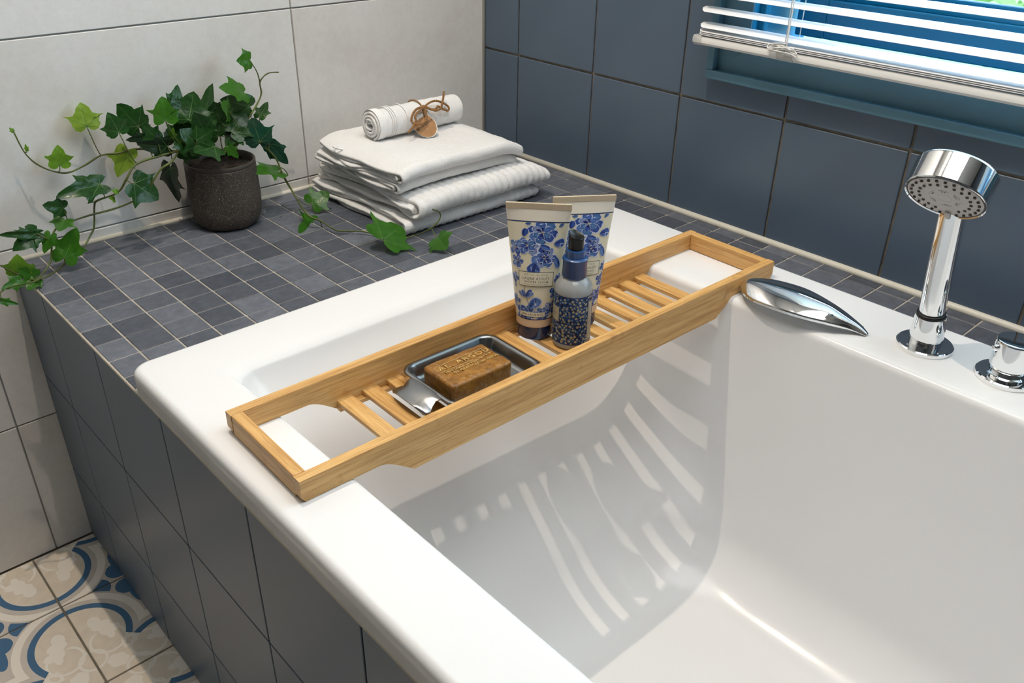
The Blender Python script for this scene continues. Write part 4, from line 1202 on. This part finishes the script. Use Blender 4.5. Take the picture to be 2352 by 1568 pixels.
ut = tag(empty('plain_towel', (-0.31, -0.18, 0.066)), 'white terry towel folded on top of the ribbed towel', 'towel')
towel('lower_fold', cloth(fold_path(0.0712, 0.0930, -0.298, -0.055, 0.0050), 0.0048, -0.447, -0.180, dome(0.10, 0.12, -0.452, -0.180, 5.3, 0.08), 5.3, 0.0, ragged=0.012), ut, 26000, lambda p, n: p.y < -0.265 or p.x < -0.425 or p.x > -0.20)
towel('upper_fold', cloth(fold_path(0.0935, 0.1180, -0.312, -0.062, 0.0055), 0.0054, -0.452, -0.172, dome(0.12, 0.16, -0.455, -0.172, 8.9, 0.11), 8.9, 0.0, ragged=0.010), ut, 52000, lambda p, n: p.z > 0.104 or p.y < -0.28 or p.x < -0.43)
v, f = tube_data(smooth_path([(-0.447, -0.120, 0.108), (-0.458, -0.124, 0.112), (-0.457, -0.134, 0.111), (-0.445, -0.136, 0.107)], 6), 0.0016, 8)
solid('hanging_loop', (v, f), M_WEAVE, ut)

# rolled guest towel
RY, RZ, RX0, RX1 = -0.152, 0.1440, -0.398, -0.207
rt_ = tag(empty('rolled_towel', (-0.30, RY, 0.116)), 'small rolled white guest towel tied with brown twine on the stack', 'towel')
path = []
tn = 3.6
nst = 150
for k in range(nst + 1):
    q = k / nst; a = 2 * PI * tn * q + 0.6
    rr = 0.0045 + 0.0205 * q + 0.0012 * math.sin(a * 2.0 + 1) * (1 - q)
    path.append((rr * math.cos(a), rr * math.sin(a)))
def roll_def(p):
    k = min(1, math.hypot(p.y, p.z) / 0.026)
    e = 0.006 * (1 - k) * noise.noise(Vector((p.y * 90, p.z * 90, 2.0)))
    g_ = 1 + 0.03 * noise.noise(Vector((p.x * 30, math.atan2(p.z, p.y), 5)))
    return Vector((p.x + e, RY + p.y * g_ * 1.02, RZ + p.z * g_ * 0.97 + 0.0018 * math.sin((p.x + 0.4) * 14)))
vf = cloth(path, 0.0052, RX0, RX1, roll_def, 12.0, 0.0, 130, 0.003)
solid('roll', vf, M_TERRY, rt_); pile(vf, rt_, 26000, lambda p, n: math.hypot(p.y - RY, p.z - RZ) > 0.0255 and p.x > -0.38, 0.0018)
def band(x, w, name='woven_band'):
    rings = []
    for k in range(5):
        rings.append([roll_def(Vector((x + w * (k / 4 - 0.5), 0.02805 * math.cos(2 * PI * j / 64), 0.02805 * math.sin(2 * PI * j / 64)))) for j in range(64)])
    solid(name, loft(rings), M_WEAVE, rt_)
band(-0.388, 0.014); band(-0.3665, 0.0020); band(-0.3625, 0.0020); band(-0.358, 0.0016); band(-0.335, 0.0016)
M_TWINE = plain('brown_twine', (0.30, 0.155, 0.055), 0.85, var=0.35, vscale=400, bmp=0.6, bscale=900)
TX = -0.298
def strand(pts, r_=0.0019, nm='twine', sub=8):
    P_ = smooth_path(pts, sub)
    n_ = len(P_); parts = []
    for ph in (0, PI):
        q_ = []
        acc = 0.0; up = Vector((0.1, 0.2, 0.97))
        for i, pp in enumerate(P_):
            t_ = (P_[min(i + 1, n_ - 1)] - P_[max(i - 1, 0)]).normalized()
            a_ = t_.cross(up)
            if a_.length < 1e-4: a_ = t_.cross(Vector((1, 0, 0)))
            a_.normalize(); b_ = t_.cross(a_)
            if i: acc += (pp - P_[i - 1]).length
            w_ = acc / 0.0065 * 2 * PI + ph
            q_.append(pp + a_ * (r_ * 0.55 * math.cos(w_)) + b_ * (r_ * 0.55 * math.sin(w_)))
        parts.append(tube_data(q_, r_ * 0.72, 7))
    v, f = join(parts)
    return solid(nm, (v, f), M_TWINE, rt_)
strand([(TX + 0.001 * math.sin(k), RY + 0.0290 * math.cos(2 * PI * k / 24), RZ + 0.0285 * math.sin(2 * PI * k / 24)) for k in range(25)], 0.0013, 'twine', 4)
e1, e2, nn_ = Vector((1, 0, 0)), Vector((0, -0.62, -0.785)), Vector((0, -0.785, 0.62))
KN = Vector((TX + 0.003, RY - 0.0235, RZ + 0.0205))
def bp(a, b_, c_): return KN + e1 * a + e2 * b_ + nn_ * c_
strand([bp(0, 0, 0), bp(-0.010, 0.001, 0.004), bp(-0.022, 0.003, 0.005), bp(-0.033, 0.010, 0.005), bp(-0.040, 0.020, 0.003), bp(-0.036, 0.028, 0.002), bp(-0.024, 0.030, 0.003), bp(-0.012, 0.026, 0.004), bp(-0.004, 0.012, 0.004), bp(0, 0, 0.002)], nm='bow')
strand([bp(0, 0, 0.002), bp(0.012, -0.004, 0.006), bp(0.026, -0.004, 0.007), bp(0.040, 0.002, 0.005), bp(0.049, 0.010, 0.003), bp(0.046, 0.016, 0.002), bp(0.036, 0.013, 0.003), bp(0.026, 0.006, 0.005), bp(0.018, 0.010, 0.004), bp(0.006, 0.006, 0.004), bp(0, 0, 0.003)], nm='bow')
strand([bp(0, 0, 0.003), bp(-0.015, 0.006, 0.005), bp(-0.030, 0.014, 0.006), bp(-0.034, 0.024, 0.005), bp(-0.046, 0.034, 0.004), bp(-0.057, 0.040, 0.003)], nm='bow')
strand([bp(0, 0, 0.003), bp(0.014, 0.012, 0.005), bp(0.026, 0.012, 0.008), bp(0.034, 0.004, 0.009), bp(0.041, -0.006, 0.010), bp(0.048, -0.017, 0.010)], nm='bow')
strand([bp(-0.004, -0.002, 0.002), bp(0.0, 0.002, 0.004), bp(0.004, 0.004, 0.003)], 0.0020, 'knot')
# paper tag
M_KRAFT = plain('kraft_paper', (0.40, 0.215, 0.095), 0.8, var=0.12, vscale=120)
M_TAGW = plain('tag_edge', (0.82, 0.80, 0.76), 0.7)
tn_ = Vector((-0.25, -0.64, 0.72)).normalized()
tx_ = (Vector((1, 0, 0)) - tn_ * tn_.x).normalized(); tx_ = Matrix.Rotation(math.radians(7), 3, tn_) @ tx_
ty_ = tn_.cross(tx_)
tc_ = Vector((-0.3065, -0.1900, 0.1365))
FT = Matrix(((tx_.x, ty_.x, tn_.x, tc_.x), (tx_.y, ty_.y, tn_.y, tc_.y), (tx_.z, ty_.z, tn_.z, tc_.z), (0, 0, 0, 1)))
def oval(rx, ry, z0, z1, n=48):
    return loft([[Vector((rx * math.cos(2 * PI * k / n), ry * math.sin(2 * PI * k / n), z)) for k in range(n)] for z in (z0, z1)], True, True, True)
tagw = solid('paper_tag', ([FT @ (p + Vector((0.0007, -0.0007, 0))) for p in oval(0.0212, 0.0250, -0.0008, 0.0)[0]], oval(0.0212, 0.0250, -0.0008, 0.0)[1]), M_TAGW, rt_, False)
vk = oval(0.0207, 0.0245, 0.0001, 0.0006)
solid('tag_front', ([FT @ p for p in vk[0]], vk[1]), M_KRAFT, tagw, False)
tv = text_data('GJESTEHÅNDKLE', 0.0064, 1.02, 0.00010)
cr, sr = math.cos(math.radians(9)), math.sin(math.radians(9))
solid('lettering', ([FT @ Vector((0.80 * (p.x * cr) - p.y * sr, p.x * 0.80 * sr + p.y * cr + 0.0005, 0.0008)) for p in tv[0]], tv[1]), plain('tag_ink', (0.02, 0.016, 0.012), 0.7), tagw, False)
strand([FT @ Vector((-0.004, 0.0175, 0.001)), FT @ Vector((-0.003, 0.0215, 0.003)), bp(-0.001, 0.006, 0.003), bp(0, 0, 0.003)], 0.0006, 'tag_string', 5)

# ================================================================== ivy in a pot
PX, PY = -0.641, -0.0635
pl = tag(empty('ivy_pot_plant', (PX, PY, 0)), 'trailing green ivy in a dark speckled pot against the white wall', 'plant')
m, t, b = new_mat('speckled_pot')
n1 = noise_node(t, 620, 3, 0.6); n2 = noise_node(t, 14, 3); n3 = noise_node(t, 150, 3)
c = ramp(t, n2.outputs['Fac'], [(0.3, (0.030, 0.023, 0.017)), (0.7, (0.070, 0.054, 0.042))])
spk = ramp(t, n1.outputs['Fac'], [(0.57, (0, 0, 0)), (0.68, (1, 1, 1))])
c = mixc(t, X(t, spk) * 0.75, c, (0.42, 0.355, 0.28))
t.links.new(c, b.inputs['Base Color']); b.inputs['Roughness'].default_value = 0.7
bump(t, b, n1.outputs['Fac'], 0.8, 0.0012)
M_POT = m
M_POTR = plain('pot_rim', (0.055, 0.046, 0.036), 0.4)
M_SOIL = plain('potting_soil', (0.022, 0.015, 0.010), 0.95, var=0.6, vscale=150, bmp=1.0, bscale=180, bdist=0.004)
TPp = Matrix.Translation((PX, PY, 0))
solid('pot', lathe([(0.040, 0.0006), (0.0455, 0.0015), (0.0510, 0.0060), (0.0555, 0.0150), (0.0583, 0.0300), (0.0590, 0.050), (0.0582, 0.080), (0.0578, 0.1045)], 72, True, False, TPp), M_POT, pl, sharp=60)
solid('rim', lathe([(0.0578, 0.1045), (0.0572, 0.1055), (0.0576, 0.1062), (0.0580, 0.1100), (0.0572, 0.1122), (0.0555, 0.1126), (0.0542, 0.1115), (0.0535, 0.0960)], 72, False, False, TPp), M_POTR, pl, sharp=50)
rs = random.Random(4)
v, f = [], []
for i in range(14):
    rr = 0.0536 * i / 13
    for j in range(48):
        a = 2 * PI * j / 48
        v.append(Vector((PX + rr * math.cos(a), PY + rr * math.sin(a), 0.0985 + 0.004 * noise.noise(Vector((rr * math.cos(a) * 120, rr * math.sin(a) * 120, 1))) + 0.0015 * rs.random())))
for i in range(13):
    for j in range(48):
        f.append((i * 48 + j, (i + 1) * 48 + j, (i + 1) * 48 + (j + 1) % 48, i * 48 + (j + 1) % 48))
solid('soil', (v, f), M_SOIL, pl)
def mat_leaf(name, c0, c1, rough, trans, tcol):
    m, t, b = new_mat(name)
    n = noise_node(t, 4.5, 4, 0.6)
    t.links.new(ramp(t, n.outputs['Fac'], [(0.3, c0), (0.7, c1)]), b.inputs['Base Color'])
    b.inputs['Roughness'].default_value = rough; b.inputs['Specular IOR Level'].default_value = 0.32
    n2 = noise_node(t, 5, 2); bump(t, b, n2.outputs['Fac'], 0.06, 0.03)
    if trans > 0:
        tr = t.nodes.new('ShaderNodeBsdfTranslucent'); tr.inputs['Color'].default_value = (*tcol, 1)
        mx = t.nodes.new('ShaderNodeMixShader'); mx.inputs[0].default_value = trans
        out = t.nodes['Material Output']
        t.links.new(b.outputs[0], mx.inputs[1]); t.links.new(tr.outputs[0], mx.inputs[2]); t.links.new(mx.outputs[0], out.inputs['Surface'])
    return m
LM = {
    'dark': mat_leaf('ivy_dark', (0.010, 0.042, 0.009), (0.022, 0.080, 0.016), 0.26, 0.12, (0.05, 0.18, 0.02)),
    'black': mat_leaf('ivy_darkest', (0.006, 0.018, 0.006), (0.012, 0.034, 0.010), 0.35, 0.04, (0.02, 0.08, 0.01)),
    'teal': mat_leaf('ivy_teal', (0.008, 0.045, 0.026), (0.016, 0.078, 0.042), 0.22, 0.06, (0.02, 0.12, 0.05)),
    'mid': mat_leaf('ivy_mid', (0.022, 0.105, 0.008), (0.048, 0.170, 0.014), 0.28, 0.22, (0.12, 0.36, 0.02)),
    'bright': mat_leaf('ivy_bright', (0.070, 0.200, 0.012), (0.170, 0.330, 0.030), 0.32, 0.3, (0.25, 0.5, 0.04)),
    'light': mat_leaf('ivy_light', (0.150, 0.270, 0.020), (0.260, 0.400, 0.050), 0.38, 0.35, (0.35, 0.55, 0.05)),
}
M_VEIN = plain('ivy_vein', (0.075, 0.17, 0.04), 0.45)
M_STEM = plain('ivy_stem', (0.085, 0.110, 0.020), 0.5, var=0.45, vscale=25)
HALF = [(0.0, -0.02), (0.10, -0.13), (0.24, -0.19), (0.38, -0.15), (0.47, -0.03), (0.485, 0.09), (0.45, 0.17), (0.50, 0.27), (0.60, 0.38), (0.66, 0.47), (0.54, 0.46), (0.42, 0.48), (0.335, 0.54), (0.30, 0.62), (0.235, 0.76), (0.13, 0.90), (0.0, 1.0)]
def leaf_mesh(kind, curl, seed):
    rg = random.Random(seed)
    jit = [(x * (1 + rg.uniform(-0.10, 0.10)), y + rg.uniform(-0.025, 0.025)) for x, y in HALF]
    jl = [(-x * (1 + rg.uniform(-0.10, 0.10)), y + rg.uniform(-0.025, 0.025)) for x, y in HALF]
    out = jit[:-1] + [(0, 1.0)] + list(reversed(jl[1:-1]))
    n = len(out); v, f = [], []
    cx, cy = 0.0, 0.14
    def zf(x, y):
        fold = 0.10 * abs(x) if curl < 0.3 else 0.22 * abs(x)
        return fold - curl * 0.9 * (x * x) - curl * 0.55 * max(0, y - 0.25) ** 2 + 0.05 * math.sin(9 * x + seed) * abs(x) + 0.03 * math.sin(7 * y + seed * 2)
    rings_ = (0.25, 0.5, 0.75, 1.0)
    v.append((cx, cy, zf(cx, cy)))
    for k in rings_:
        for x, y in out:
            px, py = cx + (x - cx) * k, cy + (y - cy) * k
            v.append((px, py, zf(px, py)))
    for i in range(n):
        f.append((0, 1 + i, 1 + (i + 1) % n))
        for r_ in range(len(rings_) - 1):
            a = 1 + r_ * n
            f.append((a + i, a + n + i, a + n + (i + 1) % n, a + (i + 1) % n))
    idx = [0] * len(f)
    for (tx, ty) in ((0, 0.93), (0.56, 0.42), (-0.56, 0.42), (0.36, -0.06), (-0.36, -0.06)):
        L_ = math.hypot(tx, ty); nx_, ny_ = -ty / L_, tx / L_
        k0 = len(v); ns = 7
        for i in range(ns + 1):
            s = i / ns; w_ = 0.011 * (1 - 0.8 * s)
            x, y = tx * s, ty * s
            for q in (-1, 1): v.append((x + nx_ * w_ * q, y + ny_ * w_ * q, zf(x, y) + 0.006))
        for i in range(ns): f.append((k0 + 2 * i, k0 + 2 * i + 1, k0 + 2 * i + 3, k0 + 2 * i + 2)); idx.append(1)
    return mesh('leaf', v, f, None, True, [LM[kind], M_VEIN], idx)
STEMS = [
    [(-0.6712, -0.0650, 0.1286), (-0.6909, -0.0580, 0.1338), (-0.7089, -0.0500, 0.1362), (-0.7588, -0.0380, 0.1469), (-0.7913, -0.0320, 0.1449), (-0.8153, -0.0280, 0.1453), (-0.8448, -0.0260, 0.1336), (-0.8715, -0.0250, 0.1287), (-0.8993, -0.0240, 0.1427), (-0.9176, -0.0230, 0.1664), (-0.9259, -0.0220, 0.2035)],
    [(-0.6716, -0.0700, 0.1270), (-0.6989, -0.0700, 0.1405), (-0.7249, -0.0720, 0.1412), (-0.7686, -0.0750, 0.1390), (-0.7882, -0.0780, 0.1327), (-0.8022, -0.0800, 0.1174), (-0.8176, -0.0750, 0.0985), (-0.8471, -0.0700, 0.0914), (-0.8533, -0.0680, 0.0838), (-0.8605, -0.0660, 0.0507), (-0.8697, -0.0700, 0.0399), (-0.8880, -0.0800, 0.0265), (-0.9068, -0.0686, 0.0120), (-0.9356, -0.0949, 0.0080), (-0.9662, -0.1171, 0.0120), (-0.9794, -0.1000, 0.0106), (-0.9887, -0.1000, 0.0206), (-1.0069, -0.1000, 0.0407)],
    [(-0.6696, -0.0750, 0.1307), (-0.7016, -0.0800, 0.1505), (-0.7287, -0.0850, 0.1324), (-0.7480, -0.0850, 0.1237), (-0.7637, -0.0850, 0.1080), (-0.7773, -0.0800, 0.0882), (-0.8182, -0.0720, 0.0742), (-0.8679, -0.0700, 0.0711), (-0.9022, -0.0750, 0.0688), (-0.9206, -0.0800, 0.0641), (-0.9299, -0.0850, 0.0472), (-0.9391, -0.0900, 0.0232), (-0.9595, -0.1053, 0.0120), (-0.9771, -0.1391, 0.0200), (-1.0081, -0.1200, 0.0131), (-1.0207, -0.1200, 0.0089)],
    [(-0.6297, -0.0600, 0.1189), (-0.6122, -0.0600, 0.1304), (-0.5933, -0.0580, 0.1428), (-0.5743, -0.0550, 0.1684), (-0.5555, -0.0520, 0.1867), (-0.5439, -0.0500, 0.2028), (-0.5438, -0.0500, 0.2210), (-0.5352, -0.0500, 0.2305), (-0.5232, -0.0500, 0.2346), (-0.5070, -0.0500, 0.2331)],
    [(-0.5438, -0.0500, 0.2210), (-0.5478, -0.0520, 0.2398), (-0.5597, -0.0550, 0.2616)],
    [(-0.6259, -0.0600, 0.1182), (-0.6037, -0.0650, 0.1352), (-0.5840, -0.0700, 0.1400), (-0.5683, -0.0750, 0.1269), (-0.5567, -0.0800, 0.1121), (-0.5483, -0.0850, 0.0962), (-0.5428, -0.0900, 0.0697), (-0.5308, -0.0950, 0.0380), (-0.5490, -0.1577, 0.0300), (-0.5494, -0.1808, 0.0220), (-0.5363, -0.1941, 0.0140), (-0.5315, -0.2222, 0.0080), (-0.5247, -0.2342, 0.0060), (-0.4991, -0.2585, 0.0060), (-0.4808, -0.2956, 0.0050), (-0.4601, -0.3224, 0.0040), (-0.4383, -0.3295, 0.0050), (-0.4275, -0.3520, 0.0194), (-0.4119, -0.3560, 0.0297), (-0.4052, -0.3560, 0.0395), (-0.4088, -0.3540, 0.0475), (-0.4174, -0.3500, 0.0516)],
    [(-0.5428, -0.0900, 0.0697), (-0.5347, -0.0920, 0.0684), (-0.5397, -0.0900, 0.0800), (-0.5482, -0.0880, 0.0845)],
    [(-0.6288, -0.0580, 0.1183), (-0.6302, -0.0550, 0.1343), (-0.6269, -0.0520, 0.1551), (-0.6244, -0.0500, 0.1688)],
    [(-0.6251, -0.0620, 0.1200), (-0.6170, -0.0640, 0.1375), (-0.6046, -0.0680, 0.1546), (-0.6039, -0.0700, 0.1658), (-0.6164, -0.0740, 0.1883)],
    [(-0.6196, -0.0550, 0.1172), (-0.5990, -0.0500, 0.1308), (-0.5715, -0.0450, 0.1621), (-0.5671, -0.0430, 0.1794), (-0.5695, -0.0400, 0.2012)],
    [(-0.6135, -0.0500, 0.1147), (-0.5867, -0.0500, 0.1322), (-0.5627, -0.0500, 0.1291), (-0.5552, -0.0500, 0.1414), (-0.5528, -0.0500, 0.1636)],
    [(-0.6485, -0.0600, 0.1228), (-0.6585, -0.0550, 0.1398), (-0.6746, -0.0500, 0.1634), (-0.6762, -0.0500, 0.1794)],
]
LEAVES = [
    ((-0.8251, -0.0240, 0.1921), (-0.8236, -0.0200, 0.2242), 1.25, 20, 'light', 0.50),
    ((-0.7966, -0.0750, 0.1889), (-0.8037, -0.0700, 0.2167), 1.15, 5, 'dark', 0.20),
    ((-0.7608, -0.0600, 0.1884), (-0.7810, -0.0500, 0.2206), 1.05, -25, 'dark', 0.25),
    ((-0.7486, -0.0550, 0.1740), (-0.7474, -0.0500, 0.1974), 0.70, 40, 'dark', 0.20),
    ((-0.7234, -0.0750, 0.1938), (-0.7198, -0.0700, 0.2266), 1.10, 10, 'mid', 0.15),
    ((-0.6977, -0.0550, 0.2051), (-0.6820, -0.0450, 0.2349), 0.75, 30, 'dark', 0.20),
    ((-0.6841, -0.0700, 0.1865), (-0.6656, -0.0600, 0.2236), 1.20, 0, 'dark', 0.20),
    ((-0.6524, -0.0500, 0.1795), (-0.6253, -0.0400, 0.2262), 0.62, -30, 'dark', 0.20),
    ((-0.5805, -0.0600, 0.2133), (-0.6192, -0.0650, 0.2279), 1.00, 20, 'mid', 0.20),
    ((-0.5598, -0.0550, 0.2609), (-0.5824, -0.0620, 0.2637), 1.20, -35, 'mid', 0.50),
    ((-0.5699, -0.0500, 0.1857), (-0.6135, -0.0500, 0.2030), 0.90, -30, 'dark', 0.20),
    ((-0.6151, -0.0700, 0.1887), (-0.6305, -0.0850, 0.2057), 1.30, 0, 'mid', 0.30),
    ((-0.6281, -0.0600, 0.1723), (-0.6359, -0.0650, 0.2039), 1.30, -5, 'dark', 0.20),
    ((-0.6149, -0.0650, 0.1543), (-0.5821, -0.0600, 0.1767), 1.20, 10, 'dark', 0.20),
    ((-0.5518, -0.0500, 0.1649), (-0.5331, -0.0450, 0.1846), 0.85, -20, 'dark', 0.20),
    ((-0.5727, -0.0800, 0.1327), (-0.5783, -0.0750, 0.1697), 1.20, 0, 'teal', 0.12),
    ((-0.5565, -0.0800, 0.1258), (-0.5299, -0.0850, 0.0876), 0.60, 25, 'teal', 0.20),
    ((-0.5506, -0.0880, 0.0787), (-0.6019, -0.1000, 0.0945), 0.75, 25, 'mid', 0.25),
    ((-0.5078, -0.1200, 0.0168), (-0.4789, -0.1250, 0.0317), 1.25, 0, 'mid', 0.15),
    ((-0.5194, -0.1700, -0.0166), (-0.5710, -0.1850, 0.0029), 1.25, 10, 'mid', 0.15),
    ((-0.5112, -0.3414, 0.0220), (-0.4635, -0.3251, 0.0260), 1.35, 0, 'mid', 0.12),
    ((-0.4385, -0.3902, 0.0200), (-0.4428, -0.4155, 0.0120), 1.40, 20, 'mid', 0.30),
    ((-0.7935, -0.0850, 0.1105), (-0.7656, -0.0900, 0.0803), 1.20, 0, 'dark', 0.12),
    ((-0.8392, -0.0700, 0.1155), (-0.8992, -0.0850, 0.1172), 0.55, -10, 'dark', 0.35),
    ((-0.7233, -0.0600, 0.1141), (-0.7221, -0.0550, 0.0567), 0.75, 50, 'black', 0.30),  # backlit leaf: its shade is put into the darkest green
    ((-0.7763, -0.0340, 0.1452), (-0.7997, -0.0360, 0.1123), 0.90, 15, 'light', 0.30),
    ((-0.8768, -0.0260, 0.1425), (-0.8724, -0.0240, 0.1695), 1.05, 10, 'bright', 0.30),
    ((-0.8990, -0.0750, 0.0931), (-0.9249, -0.0850, 0.1065), 0.85, -30, 'dark', 0.30),
    ((-0.9021, -0.0780, 0.0760), (-0.9162, -0.0900, 0.0675), 1.50, 15, 'mid', 0.30),
    ((-0.9462, -0.0800, 0.0669), (-0.9802, -0.0900, 0.0548), 0.80, -20, 'dark', 0.30),
    ((-0.9455, -0.0820, 0.0673), (-0.9912, -0.0900, 0.0796), 0.32, -30, 'dark', 0.40),
    ((-0.9191, -0.0900, 0.0230), (-0.8925, -0.0850, 0.0595), 0.80, 10, 'mid', 0.15),
    ((-0.9870, -0.1000, 0.0229), (-0.9832, -0.1050, 0.0484), 1.30, 10, 'bright', 0.45),
    ((-0.9675, -0.1000, 0.0097), (-0.9857, -0.1100, 0.0302), 0.80, -20, 'mid', 0.30),
    ((-0.9885, -0.1100, 0.0143), (-1.0153, -0.1200, 0.0141), 0.60, -20, 'mid', 0.30),
    ((-0.9705, -0.1100, 0.0101), (-0.9838, -0.1200, 0.0024), 1.30, 10, 'mid', 0.20),
    ((-1.0236, -0.1200, -0.0027), (-1.0036, -0.1200, -0.0151), 0.40, 20, 'mid', 0.30),
    ((-0.9285, -0.0850, 0.0608), (-0.9442, -0.0900, 0.0403), 0.75, 10, 'mid', 0.40),
    ((-0.6627, -0.1000, 0.1455), (-0.6979, -0.1100, 0.1478), 1.30, 20, 'dark', 0.20),
    ((-0.7035, -0.0800, 0.1601), (-0.7064, -0.0900, 0.1376), 1.20, -30, 'dark', 0.25),
    ((-0.6694, -0.0750, 0.1666), (-0.6409, -0.0700, 0.1796), 1.00, -30, 'dark', 0.25),
    ((-0.6318, -0.0850, 0.1358), (-0.6232, -0.0950, 0.1195), 0.80, 20, 'mid', 0.20),
    ((-0.7255, -0.0700, 0.1522), (-0.7678, -0.0750, 0.1637), 0.70, -40, 'black', 0.30),
    ((-0.7110, -0.0600, 0.1569), (-0.6843, -0.0500, 0.1752), 1.10, 30, 'dark', 0.20),
    ((-0.7565, -0.0650, 0.1723), (-0.7841, -0.0700, 0.1732), 0.60, -50, 'black', 0.30),
    ((-0.6799, -0.0600, 0.1595), (-0.6953, -0.0500, 0.1940), 1.10, -20, 'dark', 0.20),
    ((-0.6341, -0.0550, 0.1483), (-0.6510, -0.0500, 0.1699), 1.30, -30, 'dark', 0.20),
    ((-0.6825, -0.0850, 0.1480), (-0.7048, -0.0900, 0.1780), 1.10, 10, 'dark', 0.25),
    ((-0.6166, -0.0500, 0.1453), (-0.5961, -0.0450, 0.1590), 1.20, 20, 'black', 0.20),
    ((-0.7141, -0.0600, 0.1631), (-0.7083, -0.0620, 0.1758), 0.80, 10, 'bright', 0.30),
    ((-0.6889, -0.0600, 0.1908), (-0.6973, -0.0550, 0.2187), 1.10, 20, 'dark', 0.20),
    ((-0.6677, -0.0850, 0.1700), (-0.6809, -0.0900, 0.1999), 1.10, -10, 'dark', 0.20),
    ((-0.6852, -0.0900, 0.1589), (-0.6627, -0.1000, 0.1724), 1.20, 15, 'dark', 0.20),
    ((-0.6239, -0.0450, 0.1807), (-0.6345, -0.0400, 0.2029), 1.00, 10, 'black', 0.20),
    ((-0.5880, -0.0400, 0.1691), (-0.5704, -0.0350, 0.1887), 1.10, -10, 'black', 0.20),
    ((-0.5999, -0.0600, 0.1430), (-0.6279, -0.0700, 0.1373), 1.10, 20, 'dark', 0.25),
    ((-0.7079, -0.0750, 0.1435), (-0.6876, -0.0900, 0.1323), 0.90, 25, 'dark', 0.25),
    ((-0.7488, -0.0600, 0.1551), (-0.7257, -0.0550, 0.1656), 1.00, 20, 'dark', 0.20),
    ((-0.7402, -0.0700, 0.1676), (-0.7547, -0.0650, 0.1884), 1.00, -10, 'dark', 0.20),
    ((-0.8183, -0.0780, 0.1009), (-0.8262, -0.0800, 0.1047), 1.00, 0, 'bright', 0.40),
    ((-0.8250, -0.0750, 0.0889), (-0.8324, -0.0800, 0.0942), 1.00, 0, 'bright', 0.40),
    ((-0.8586, -0.0700, 0.0956), (-0.8598, -0.0720, 0.1020), 1.00, 0, 'mid', 0.40),
    ((-0.9149, -0.0230, 0.1724), (-0.9152, -0.0230, 0.1810), 0.60, 0, 'bright', 0.40),
    ((-0.9262, -0.0220, 0.2023), (-0.9294, -0.0220, 0.2080), 0.90, 0, 'bright', 0.40),
]

cache = {}
stem_pts = []
for i, s in enumerate(STEMS):
    P_ = smooth_path(s, 8)
    stem_pts += P_
    thin = 0.0011 if i in (4, 6, 7, 8, 9, 10, 11) else 0.0017
    v, f = tube_data(P_, lambda q, th=thin: th * (1.15 - 0.55 * q) * (1 + 0.12 * math.sin(q * 47)), 8)
    solid('stem', (v, f), M_STEM, pl)
for i, (bq, tq, wr_, tw, kind, curl) in enumerate(LEAVES):
    B, T_ = Vector(bq), Vector(tq)
    yv = T_ - B; L_ = yv.length * 1.10; yv = yv.normalized()
    nz = (CAM - B).normalized() * 0.75 + Vector((-0.1, -0.15, 0.75)) * 0.6
    nz = (nz - yv * nz.dot(yv)).normalized()
    nz = Matrix.Rotation(math.radians(tw), 3, yv) @ nz
    xv = yv.cross(nz)
    key = (kind, curl, i % 4)
    if key not in cache: cache[key] = leaf_mesh(kind, curl, i + 1)
    sx = L_ * wr_ * 0.95
    szz = L_ * 0.9
    mt = Matrix(((xv.x * sx, yv.x * L_, nz.x * szz, B.x), (xv.y * sx, yv.y * L_, nz.y * szz, B.y), (xv.z * sx, yv.z * L_, nz.z * szz, B.z), (0, 0, 0, 1)))
    add('leaf', cache[key], pl, mtx=mt)
    near = min(stem_pts, key=lambda q: (q - B).length)
    d = (near - B).length
    if 0.004 < d < 0.09:
        mid = (near + B) * 0.5 + Vector((0, -0.004, -0.18 * d))
        v, f = tube_data(smooth_path([near, mid, B], 6), 0.0008, 6)
        solid('leaf_stalk', (v, f), M_STEM, pl)
